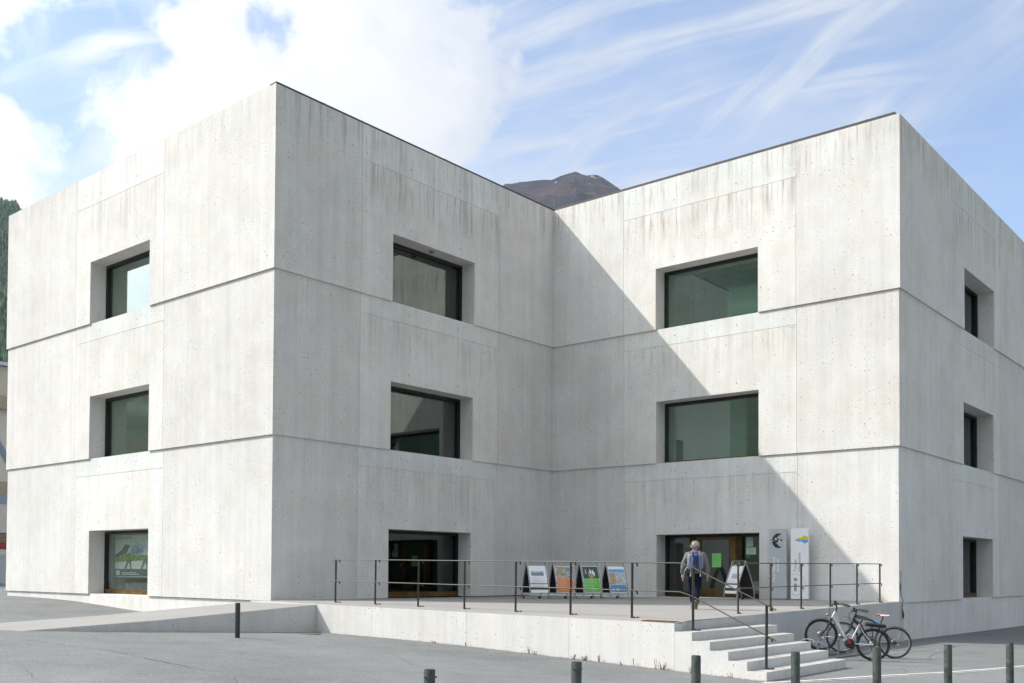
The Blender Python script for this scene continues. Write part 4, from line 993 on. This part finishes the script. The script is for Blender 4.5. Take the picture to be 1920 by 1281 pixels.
        q = MB(); q.ball(P(1.135, 0, .50), .035, .032, .032); q.build('headlight', MCHR, t, smooth=True)
        q = MB(); q.obox(P(L_-.04, 0, .425), (.03, 0, .004), (0, .014, 0), (0, 0, .006)); q.build('guard_badge', MRED, t)
        text('C', .07, P(.80, -.036, .20), tuple(rot @ Vector((.6, 0, .8))), tuple(rot @ Vector((-.8, 0, .6))), MBLACK, 'lettering', fr_, world=False)
        add('kickstand', [(.10, .08, -.03), (-.02, .16, -.36)], .010, MCHR, t)
    else:
        guard(0, 35, 130); 
        add('mudguard_tip', [(-.25, 0, .34), (-.36, 0, .30)], .012, MALU, t)
        q = MB(); q.tube([P(1.0, 0, .48), P(1.12, 0, .50), P(1.24, 0, .52)], [.01, .03, .01], 6, flat=(1.2, .25)); q.build('front_fender', MBK, t)
        MBLB = plain('bike_blue', (.06, .30, .60), .4)
        add('blue_decal', [(.50, -.0, .478), (.43, 0, .452)], .028, MBLB, fr_); 
        q = MB(); q.obox(P(.36, 0, .50), (.012, 0, 0), (0, .014, 0), (0, 0, .018)); q.build('rear_light', MRED, t)
    return t
bicycle((5.38, -15.98, -.755), (4.85, -14.93, -.545), 'silver', 'silver step through electric bicycle with a rear carrier, nearer of the two in the rack')
bicycle((6.62, -16.07, -.77), (6.12, -14.95, -.66), 'black', 'matt black bicycle with a red and white saddle, behind the silver one')
# bike rack
rk = thing('bike_rack', 'low galvanised bicycle rack of paired hoops against the shaded terrace wall', 'bike rack', (5.9, -14.9, ground(5.9, -14.9)))
zg = ground(5.9, -14.9)
for i in range(7):
    xx = 3.62+i*.62; 
    for dx in (-.03, .03):
        q = MB(); hi = i % 2; cz = zg+.22+(.10 if hi else 0)
        pts = [(xx+dx, -14.62-.02, zg+.03)] + [(xx+dx-.5*(.24*math.cos(R(an)))*.0, -14.86+.24*math.cos(R(an)), cz+.20*math.sin(R(an))) for an in range(0, 181, 15)] + [(xx+dx, -15.10, zg+.03)]
        q.tube(pts, .009, 6); q.build('hoop', MGAL, rk, smooth=True, world=True)
for yy in (-14.63, -15.10):
    q = MB(); q.box((3.45, yy-.02, zg+.005), (7.6, yy+.02, zg+.04)); q.build('base_rail', MGAL, rk, world=True)
# loose cable at the corner
cb = thing('cable_loop', 'black cable hanging in a loop at the corner of the terrace wall', 'cable', (a, -14.0, -.2))
q = MB(); q.tube([(a+.06, -b-.02, .62), (a+.04, -b-.05, .25), (a+.0, -b-.12, .06), (a-.08, -b-.11, -.12), (a-.06, -b-.12, -.35), (a+.1, -b-.10, -.48), (a+.2, -b-.08, -.40), (a+.14, -b-.08, -.27), (a+.03, -b-.09, -.24)], .014, 6); q.build('cable', MRUB, cb, smooth=True, world=True)
q = MB(); q.lathe([(.10, 0), (.10, .03)], n=16); q2 = MB(); q2.v = [(v[0]+a+.16, -b-.03+(-v[2])*1.0, v[1]-.42) for v in q.v]; q2.f = q.f; q2.build('socket', MGREYT, cb, world=True)

# ------------------------------------------------------------------ the walker
def skin(name, verts, edges, radii, mt, parent, sub=2, root=0):
    me = bpy.data.meshes.new(name); me.from_pydata(verts, edges, []); me.update(); o_ = bpy.data.objects.new(name, me); COL.objects.link(o_)
    md = o_.modifiers.new('s', 'SKIN'); md.use_smooth_shade = True
    for i, v in enumerate(me.skin_vertices[0].data):
        r_ = radii[i]; v.radius = r_ if isinstance(r_, tuple) else (r_, r_)
        v.use_root = (i == root)
    s_ = o_.modifiers.new('u', 'SUBSURF'); s_.levels = sub; s_.render_levels = sub
    dg = bpy.context.evaluated_depsgraph_get(); m2 = bpy.data.meshes.new_from_object(o_.evaluated_get(dg)); bpy.data.objects.remove(o_)
    m2.name = name; m2.materials.clear(); m2.materials.append(mt); n_ = bpy.data.objects.new(name, m2); COL.objects.link(n_); n_.parent = parent
    m2.polygons.foreach_set('use_smooth', [True]*len(m2.polygons)); return n_
PX, PY = 4.31, -11.84; hd = math.atan2(.52, .855)
pe = thing('person', 'grey haired walker in grey jacket and navy trousers walking towards the door', 'person', (PX, PY, tz(PX, PY)), hd)
MSK = plain('skin', (.50, .29, .20), .6, var=.08); MHAIR = plain('grey_hair', (.36, .33, .27), .8, var=.35, scale=60, bump=.6); MJ = plain('grey_jacket', (.135, .13, .145), .8, var=.12, scale=14, bump=.3); MJD = plain('olive_jacket_side', (.10, .115, .10), .8, var=.15, scale=12, bump=.3)
MTR = plain('navy_trousers', (.009, .010, .026), .95, var=.25, scale=12, bump=.3, spec=.08); MSH = plain('brown_boot', (.07, .055, .045), .8); MSOLE = plain('grey_sole', (.10, .095, .085), .8)
# skeleton: x forward, y left
hip = .93
legs = dict(l=dict(h=(0, .085, hip), k=(.20, .075, .52), a=(.17, .04, .10), t=(.34, .03, .035)), r=dict(h=(0, -.085, hip), k=(.02, -.06, .50), a=(-.26, -.02, .21), t=(-.20, -.01, .06)))
arms = {1: [(.0, .19, 1.39), (-.05, .285, 1.13), (.02, .31, .875)], -1: [(.0, -.19, 1.39), (-.07, -.285, 1.13), (-.02, -.315, .875)]}
vs = [(0, 0, hip+.02), (.02, 0, 1.12), (.03, 0, 1.32), (.045, 0, 1.44), (.07, 0, 1.51), (.085, 0, 1.60), (.075, 0, 1.67)]; es = [(0,1),(1,2),(2,3),(3,4),(4,5),(5,6)]; rs = [(.13,.11), (.13,.10), (.15,.11), (.09,.07), .055, (.075,.092), (.06,.075)]
for key in 'lr':
    g_ = legs[key]; i0 = len(vs); vs += [g_['h'], g_['k'], g_['a'], g_['t']]; rs += [.08, .056, .04, .03]; es += [(0, i0), (i0, i0+1), (i0+1, i0+2), (i0+2, i0+3)]
for sy in (1, -1):
    A_ = arms[sy]; i0 = len(vs); vs += A_; rs += [.055, .042, .030]; es += [(2, i0), (i0, i0+1), (i0+1, i0+2)]
    wv = Vector(A_[2]); pm_ = wv + Vector((.015, sy*.005, -.07)); i1 = len(vs); vs += [tuple(pm_)]; rs += [(.022, .034)]; es += [(i0+2, i1)]
body = skin('body', vs, es, rs, MSK, pe)
fl = [.075, .085, .08, .065]
for sy in (1, -1):
    wv = Vector(arms[sy][2]); pm_ = wv + Vector((.015, sy*.005, -.075))
    hv, he, hr = [tuple(pm_+Vector((0, 0, .02)))], [], [.020]
    for k in range(4):
        b_ = pm_+Vector((.030-.020*k, 0, -.012)); i0 = len(hv); l_ = fl[k]
        hv += [tuple(b_), tuple(b_+Vector((.002, -sy*.006, -l_*.5))), tuple(b_+Vector((.004, -sy*.022, -l_*.92)))]; hr += [.0095, .009, .0075]; he += [(0, i0), (i0, i0+1), (i0+1, i0+2)]
    b_ = pm_+Vector((.034, -sy*.005, .012)); i0 = len(hv); hv += [tuple(b_), tuple(b_+Vector((.02, -sy*.012, -.03))), tuple(b_+Vector((.022, -sy*.02, -.055)))]; hr += [.011, .010, .008]; he += [(0, i0), (i0, i0+1), (i0+1, i0+2)]
    skin('hand', hv, he, hr, MSK, pe, 1)
# face on the far side of the head
q = MB()
for sy in (-1, 1): q.ball((.165, sy*.032, 1.655), .012, .014, .010)
q.build('eyes', MWHITE, pe, smooth=True)
q = MB(); q.ball((.178, 0, 1.62), .018, .013, .024); q.build('nose', MSK, pe, smooth=True)
q = MB(); q.ball((.160, 0, 1.575), .010, .026, .007); q.build('mouth', plain('lips', (.4, .14, .12), .6), pe, smooth=True)
for sy in (-1, 1): q = MB(); q.ball((.075, sy*.084, 1.625), .018, .010, .030); q.build('ear', MSK, pe, smooth=True)
# hair: tufts over the skull
q = MB(); hr_ = random.Random(5)
q.ball((.045, 0, 1.645), .098, .098, .10, 16, 10)
for i in range(420):
    th = hr_.uniform(0, 2*math.pi); ph = hr_.uniform(-.75, 1.0); n_ = Vector((math.cos(th)*math.sqrt(max(0, 1-ph*ph)), math.sin(th)*math.sqrt(max(0, 1-ph*ph)), ph))
    if n_.x > .45 and n_.z < .55: continue
    p = Vector((.045, 0, 1.645))+Vector((n_.x*.092, n_.y*.094, n_.z*.096)); d = (n_*.5+Vector((hr_.uniform(-.6, .6), hr_.uniform(-.6, .6), hr_.uniform(-1.0, .3)))).normalized()*hr_.uniform(.02, .045); e_ = d.cross(n_).normalized()*.008
    q.add([p-e_, p+e_, p+d+n_*.012], [(0, 1, 2)])
q.build('hair', MHAIR, pe, smooth=True)
# jacket: loose, over torso and arms
vs = [(-.01, 0, .86), (0, 0, 1.02), (.01, 0, 1.20), (.02, 0, 1.36), (.045, 0, 1.465)]; es = [(0,1),(1,2),(2,3),(3,4)]; rs = [(.175,.145), (.175,.14), (.185,.145), (.165,.12), (.075,.07)]
for sy in (1, -1):
    i0 = len(vs); A_ = arms[sy]; vs += [A_[0], A_[1], (A_[2][0], A_[2][1], A_[2][2]+.02)]; rs += [.092, .086, .070]; es += [(3, i0), (i0, i0+1), (i0+1, i0+2)]
jk = skin('jacket', [(v[0], v[1], v[2]) for v in vs], es, rs, MJ, pe)
for v in jk.data.vertices:
    v.co += Vector((math.sin(v.co.z*31+v.co.y*9), math.sin(v.co.z*23+v.co.x*17), 0))*.006
jk.data.materials.append(MJD)
for p in jk.data.polygons:
    if p.center.y > .215 and p.center.z > .9: p.material_index = 1
q = MB(); q.lathe([(.085, 0), (.095, .03), (.08, .06)], (.05, 0, 1.45), 16); q.build('collar', MJD, pe, smooth=True)
vs = [(0, 0, .94)]; es = []; rs = [(.155, .13)]
for key in 'lr':
    g_ = legs[key]; i0 = len(vs); A_ = Vector(g_['a']); K_ = Vector(g_['k']); vs += [(g_['h'][0], g_['h'][1], .86), g_['k'], tuple(K_.lerp(A_, .92))]; rs += [(.105,.105), .080, .066]; es += [(0, i0), (i0, i0+1), (i0+1, i0+2)]
tr_ = skin('trousers', vs, es, rs, MTR, pe)
for v in tr_.data.vertices: v.co += Vector((math.sin(v.co.z*38+v.co.y*20), math.sin(v.co.z*29), 0))*.005
for key in 'lr':
    g_ = legs[key]; A_, T_ = Vector(g_['a']), Vector(g_['t']); dn = (Vector((0, 0, -1)) if key == 'l' else Vector((-.85, 0, .3)).normalized()); fwd_ = (T_-A_).normalized()
    if key == 'l': hv = [tuple(A_+Vector((-.02, 0, .04))), tuple(A_+Vector((-.03, 0, -.045))), (A_.x+.09, A_.y, .045), (A_.x+.19, A_.y, .035)]
    else: hv = [tuple(A_+Vector((-.0, 0, .05))), tuple(A_+Vector((-.045, 0, -.005))), tuple(A_+Vector((-.005, 0, -.09))), tuple(A_+Vector((.055, 0, -.17)))]
    sh_o = skin('shoe', hv, [(0,1),(1,2),(2,3)], [.055, .050, .048, .040], MSH, pe, 2)
    if key == 'r':
        q = MB(); n_ = Vector((-.88, 0, -.30)).normalized(); q.obox(A_+Vector((-.045, 0, -.085))*1.0+n_*.018, Vector((.09*.38, 0, -.10)), Vector((0, .034, 0)), n_*.008); q.build('sole', MSOLE, sh_o, bevel=.006)
    else:
        q = MB(); q.box((A_.x-.08, A_.y-.045, .002), (A_.x+.22, A_.y+.045, .022)); q.build('sole', MSOLE, sh_o, bevel=.006)
# backpack
bp_ = thing('backpack', 'blue hiking backpack with grey side pockets on the back of the walker', 'backpack', (PX, PY, tz(PX, PY)), hd)
MBP = plain('blue_nylon', (.025, .085, .36), .55, var=.2, scale=25, bump=.3); MBG = plain('grey_nylon', (.19, .20, .24), .6, var=.15, scale=25, bump=.3); MBKN = plain('black_nylon', (.02, .02, .022), .7)
def puff(c, r, name, mt, par, tilt=0):
    bm = bmesh.new(); bmesh.ops.create_cube(bm, size=2)
    for v in bm.verts: v.co = Vector((v.co.x*r[0], v.co.y*r[1], v.co.z*r[2]))
    bmesh.ops.subdivide_edges(bm, edges=bm.edges, cuts=3, use_grid_fill=True)
    for v in bm.verts:
        n_ = Vector((v.co.x/r[0], v.co.y/r[1], v.co.z/r[2])); l_ = n_.length; k = 1/max(1, (abs(n_.x)**4+abs(n_.y)**4+abs(n_.z)**4)**.25); v.co *= k; v.co += Vector(c); v.co.x += tilt*(v.co.z-c[2])
    me = bpy.data.meshes.new(name); bm.to_mesh(me); bm.free(); me.polygons.foreach_set('use_smooth', [True]*len(me.polygons)); me.materials.append(mt)
    o_ = bpy.data.objects.new(name, me); COL.objects.link(o_); o_.parent = par; return o_
puff((-.235, 0, 1.23), (.10, .105, .235), 'main_bag', MBP, bp_, .12)
puff((-.245, 0, 1.415), (.105, .100, .075), 'lid', MBP, bp_)
puff((-.325, 0, 1.18), (.035, .05, .15), 'front_pocket', MBKN, bp_, .1)
for sy in (-1, 1):
    puff((-.20, sy*.145, 1.22), (.075, .055, .20), 'side_pocket', MBG, bp_, .1)
    puff((-.13, sy*.13, 1.06), (.06, .07, .055), 'hip_fin', MBKN, bp_)
    q = MB(); q.tube([(-.16, sy*.10, 1.42), (-.02, sy*.12, 1.485), (.10, sy*.12, 1.43), (.155, sy*.11, 1.28)], .02, 6, flat=(1.2, .5)); q.build('shoulder_strap', MBKN, bp_, smooth=True)
    q = MB(); q.tube([(-.34, sy*.05, 1.43), (-.345, sy*.06, 1.28), (-.33, sy*.06, 1.05)], .006, 5); q.build('strap', MBKN, bp_)
q = MB(); q.obox((-.352, .0, 1.395), (.003, 0, 0), (0, .035, .003), (0, -.001, .010)); q.build('badge', plain('badge_red_white', (.6, .3, .32), .5), bp_)
q = MB(); q.tube([(-.2, -.16, 1.02), (-.22, -.20, .92), (-.20, -.215, .80)], .008, 5); q.build('loose_strap', MBKN, bp_)
for sy, lab in ((1, 'folded silver trekking pole strapped on the left side of the backpack'), (-1, 'folded silver trekking pole strapped on the right side of the backpack')):
    tp = thing('trekking_pole', lab, 'trekking pole', (PX, PY, tz(PX, PY)), hd, 'trekking poles on the backpack')
    q = MB(); q.tube([(-.345, sy*.095, 1.40), (-.355, sy*.105, 1.18), (-.35, sy*.125, .84)], .010, 8); q.build('shaft', MCHR, tp, smooth=True)
    q = MB(); q.tube([(-.335, sy*.105, 1.50), (-.34, sy*.10, 1.44), (-.345, sy*.097, 1.36)], [.017, .019, .015], 8); q.build('handle', plain('cork', (.42, .26, .10), .7), tp, smooth=True)
    q = MB(); q.tube([(-.35, sy*.118, .93), (-.35, sy*.125, .84)], .016, 8); q.build('basket', MGREYT, tp, smooth=True)
q = MB(); q.tube([(-.12, .19, 1.10), (-.13, .27, .98), (-.10, .29, .80)], .010, 6); q.build('pole_tip', MALU, bp_)

# ------------------------------------------------------------------ neighbour buildings at the left
MST = plain('cream_render', (.50, .46, .37), .9, var=.05, scale=1); MSTD = plain('beige_band', (.36, .31, .22), .9); MWB = plain('pale_grey_render', (.56, .54, .49), .9, var=.04, scale=1); MBLUEP = plain('blue_mural_paint', (.20, .25, .32), .8); MREDA = plain('red_awning', (.40, .03, .025), .8)
nb = thing('neighbour_building', 'cream rendered building with a painted mural and red awning peeking out at the left edge', 'building', (-6, 45, 0))
def nbx(name, mt, x0, x1, y0, y1, z0, z1): return MB().box((x0, y0, z0), (x1, y1, z1)).build(name, mt, nb, world=True)
nbx('wall', MWB, -8, 16, 45, 57, -1, 11.9); nbx('upper_wall', MST, -8, 16, 44.7, 57, 11.91, 14.6); nbx('band', MSTD, -8, 16, 44.6, 44.69, 11.7, 12.6)
nbx('roof_edge', MALU, -8.2, 16.2, 44.4, 57.2, 14.61, 14.85)
MB().prism([(0, 0), (3, -5), (2.7, -5.3), (-.3, -.3)], (10.6, 44.98, 11.0), (1, 0, 0), (0, 0, 1), (0, -.03, 0)).build('mural', MBLUEP, nb, world=True)
nbx('mural_field', MSTD, 11.2, 14, 44.95, 44.99, 5.9, 6.8); nbx('mural_field', plain('blue_grey_paint', (.27, .33, .40), .8), 10.0, 14, 44.95, 44.99, 5.3, 5.88)
nbx('awning', MREDA, -6, 15, 44.3, 44.9, 2.25, 2.6); lv = nbx('window', MFR, -4, 15, 44.9, 44.99, 2.61, 3.3)
q = MB()
for i in range(7): q.box((-3.9, 44.82, 2.65+i*.09), (14.8, 44.88, 2.7+i*.09))
q.build('shutter', MSTD, lv, world=True)
nbx('shop_front', MALU, -6, 15, 44.7, 44.95, -.6, 2.2); nbx('banner', MGREY, 8, 14, 44.6, 44.69, -.3, 1.8)
MB().prism([(0, 0), (.4, .25), (.9, .1), (1.4, .35), (2.2, .2), (2.2, 0)], (10.9, 44.59, -.25), (1, 0, 0), (0, 0, 1), (0, -.01, 0)).build('banner_mark', MBLU, nb, world=True)
nb2 = thing('canopy_building', 'pale low building opposite the left face, seen only as a reflection in its windows', 'building', (-30, 42, 0))
MB().box((-44, 42, -1), (-16, 54, 10.5)).build('wall', MST, nb2, world=True); 
for i in range(6): MB().box((-42+i*4.4, 41.93, 5.5), (-39.5+i*4.4, 41.99, 7.6)).build('window', MFR, nb2, world=True)

# ------------------------------------------------------------------ mountains
def rocky():
    m, t = mat('mountain_rock'); pos = t.n('ShaderNodeNewGeometry').outputs['Position']; nrm = t.n('ShaderNodeSeparateXYZ', {0: t.n('ShaderNodeNewGeometry').outputs['True Normal']})
    n1 = t.noise(t.map(pos, scale=(1, 1, 2.2)), .0050, 9, .66, .6); n2 = t.noise(t.map(pos, scale=(1, 1, 1.8)), .016, 8, .70); n3 = t.noise(pos, .0022, 4, .5)
    c = t.mix(t.ss(t.m('ADD', n1, t.m('MULTIPLY', t.m('SUBTRACT', n2, .5), .6)), .44, .58), (.014, .013, .018, 1), (.125, .058, .034, 1))
    c = t.mix(t.m('MULTIPLY', t.ss(n2, .53, .62), .8), c, (.11, .11, .12, 1)); c = t.mix(t.m('MULTIPLY', t.ss(n3, .46, .56), .6), c, (.022, .022, .028, 1))
    z = t.n('ShaderNodeSeparateXYZ', {0: pos}).outputs[2]
    sn = t.m('MULTIPLY', t.ss(t.noise(pos, .016, 4, .6), .60, .64), t.ss(t.n('ShaderNodeAttribute', attribute_name='ridge').outputs['Fac'], .985, .999))
    c = t.mix(sn, c, (.85, .87, .9, 1))
    bp_n = t.n('ShaderNodeBump', {'Height': t.m('ADD', n1, t.m('MULTIPLY', n2, .8)), 'Strength': 1.0, 'Distance': 130.0})
    b_ = t.n('ShaderNodeBsdfPrincipled', {'Normal': bp_n.outputs[0], 'Base Color': c, 'Roughness': .95, 'Specular IOR Level': .1}); t.n('ShaderNodeOutputMaterial', {0: b_.outputs[0]}); return m
def foresty():
    m, t = mat('forest_slope'); pos = t.n('ShaderNodeNewGeometry').outputs['Position']
    v = t.n('ShaderNodeTexVoronoi', {'Vector': pos, 'Scale': .09}); r_ = t.n('ShaderNodeSeparateColor', {0: v.outputs['Color']}).outputs[0]
    c = t.mix(r_, (.03, .055, .045, 1), (.07, .10, .06, 1)); c = t.mix(t.ss(t.noise(pos, .004, 4), .5, .65), c, (.05, .065, .04, 1))
    b_ = t.n('ShaderNodeBsdfPrincipled', {'Base Color': c, 'Roughness': .95, 'Specular IOR Level': .1}); t.n('ShaderNodeOutputMaterial', {0: b_.outputs[0]}); return m
MROCKY, MFOREST = rocky(), foresty()
from mathutils import noise as mn
C0 = Vector((-18.64, -24.53, .94))
def massif(name, mt, az0, az1, daz, prof, rmin, rtop, rmax, nr, amp, seed, base=-5):
    """terrain wedge: ridge line (azimuth, elevation) at distance rtop, falling to both sides"""
    azs = np.arange(az0, az1+1e-6, daz); A_ = [p[0] for p in prof]; E2 = [p[1] for p in prof]; q = MB(); rid = []
    rs_ = np.concatenate([np.linspace(rmin, rtop, nr), np.linspace(rtop*1.03, rmax, 8)])
    for i, az_ in enumerate(azs):
        el_ = np.interp(az_, A_, E2); H = rtop*math.tan(R(el_)); ct = .0
        for r_ in rs_:
            f = (r_-rmin)/(rtop-rmin) if r_ <= rtop else 1-(r_-rtop)/(rmax-rtop)*.6
            x, y = C0.x+r_*math.cos(R(az_)), C0.y+r_*math.sin(R(az_)); fz = max(0, f)**1.25
            nz_ = mn.fractal(Vector((x, y, seed*100))/(rtop*.13), 1.0, 2.1, 7) * amp * min(1, fz*1.2) * (1.0 if f < .93 or r_ > rtop else max(0.0, (1-f)/.07)*.9+.0)
            rg = mn.ridged_multi_fractal(Vector((x, y, seed*57))/(rtop*.07), 1.0, 2.0, 5, 1.0, 2.0)*amp*.25*min(1, fz)*(1 if f < .93 else max(0, (1-f)/.07))
            q.v.append((x, y, base+(H-base)*fz+nz_-rg)); rid.append(fz if r_ <= rtop else 1.0)
    n_ = len(rs_)
    for i in range(len(azs)-1):
        for k in range(n_-1): q.f.append([i*n_+k, i*n_+k+1, (i+1)*n_+k+1, (i+1)*n_+k][::-1])
    o_ = q.build(name, mt); at = o_.data.attributes.new('ridge', 'FLOAT', 'POINT'); at.data.foreach_set('value', rid[:len(at.data)])
    o_.data.polygons.foreach_set('use_smooth', [True]*len(o_.data.polygons)); return struct(o_)
mt_prof = [(5, 3), (14, 7), (20, 11), (26, 15.5), (30.24, 18.98), (32.03, 20.01), (33.09, 20.83), (33.54, 21.12), (33.94, 21.37), (34.3, 21.58), (34.61, 21.66), (35.07, 21.62), (35.31, 21.68), (35.68, 21.84), (36.23, 21.72), (36.59, 21.62), (37.05, 21.44), (37.51, 21.46), (37.97, 21.43), (38.43, 21.38), (38.89, 21.35), (39.35, 21.27), (39.72, 21.27), (39.96, 21.12), (41.19, 20.6), (43, 19.8), (48, 15), (55, 9), (60, 5)]
massif('mountain', MROCKY, 5, 60, .10, mt_prof, 900, 3900, 5200, 90, 230, 1)
lf_prof = [(58, 6), (62, 10), (64.5, 15.5), (66.0, 17.95), (66.8, 17.9), (70, 18.6), (78, 16.5), (90, 12.5), (100, 11), (112, 10.2), (122, 10.4), (132, 14.5), (140, 20.0), (150, 21.5), (165, 16), (180, 11), (200, 9), (215, 9)]
massif('forest_hill', MFOREST, 58, 215, .5, lf_prof, 260, 1750, 2600, 44, 45, 4)
massif('far_ridge', MFOREST, 215, 365, 1.5, [(215, 9), (240, 8), (270, 10), (300, 8), (330, 6), (350, 4), (365, 3)], 700, 3000, 4200, 20, 120, 9)
# conifers on the slope that shows at the left edge: a wood, one mass
tr_rnd = random.Random(11); fo = MB(); azp = [p[0] for p in lf_prof]; elp = [p[1] for p in lf_prof]
hill = bpy.data.objects['forest_hill']
from mathutils.bvhtree import BVHTree
bv = BVHTree.FromPolygons([v.co for v in hill.data.vertices], [tuple(p.vertices) for p in hill.data.polygons])
cnt = 0
for i in range(9000):
    az_ = tr_rnd.uniform(65.2, 68.6); r_ = 1750-1350*(tr_rnd.random()**1.3); x, y = C0.x+r_*math.cos(R(az_)), C0.y+r_*math.sin(R(az_))
    h_ = bv.ray_cast(Vector((x, y, 3000)), Vector((0, 0, -1)))[0]
    if h_ is None: continue
    z = h_.z; hh = tr_rnd.uniform(11, 21); rw = hh*tr_rnd.uniform(.15, .23); bs = len(fo.v); lv_ = 4
    for L2 in range(3):
        zb_, zt_ = z-1+hh*(.08+.27*L2), z+hh*(.50+.25*L2); rr2 = rw*(1-.27*L2); n0 = len(fo.v); an0 = tr_rnd.uniform(0, 6)
        for k in range(6):
            an = an0+k*math.pi/3; j = tr_rnd.uniform(.7, 1.2); fo.v.append((x+rr2*j*math.cos(an), y+rr2*j*math.sin(an), zb_+tr_rnd.uniform(-.6, .6)))
        fo.v.append((x+tr_rnd.uniform(-.3, .3), y, zt_)); fo.f += [[n0+k, n0+(k+1) % 6, n0+6] for k in range(6)]
def leafmat():
    m, t = mat('conifer_foliage'); pos = t.n('ShaderNodeNewGeometry').outputs['Position']
    c = t.mix(t.noise(pos, .02, 4), (.09, .15, .12, 1), (.19, .26, .12, 1)); c = t.mix(t.ss(t.noise(pos, .15, 2), .4, .6), c, (.06, .105, .075, 1))
    b_ = t.n('ShaderNodeBsdfPrincipled', {'Base Color': c, 'Roughness': .9, 'Specular IOR Level': .1}); t.n('ShaderNodeOutputMaterial', {0: b_.outputs[0]}); return m
fw_ = fo.build('conifer_forest', leafmat()); struct(fw_, 'stuff'); fw_['label'] = 'dark conifer wood on the slope at the left edge'

# haze between here and the mountains
hz = MB(); hz.box((-7400, -7400, -6.5), (7400, 7400, 2600)); 
mh_, th_ = mat('valley_haze'); vp = th_.n('ShaderNodeVolumePrincipled', {'Color': (.72, .82, 1.0, 1), 'Density': .000045, 'Anisotropy': .2}); th_.n('ShaderNodeOutputMaterial', {1: vp.outputs[0]})
USE_HAZE = True
if USE_HAZE: struct(hz.build('haze', mh_), 'stuff')
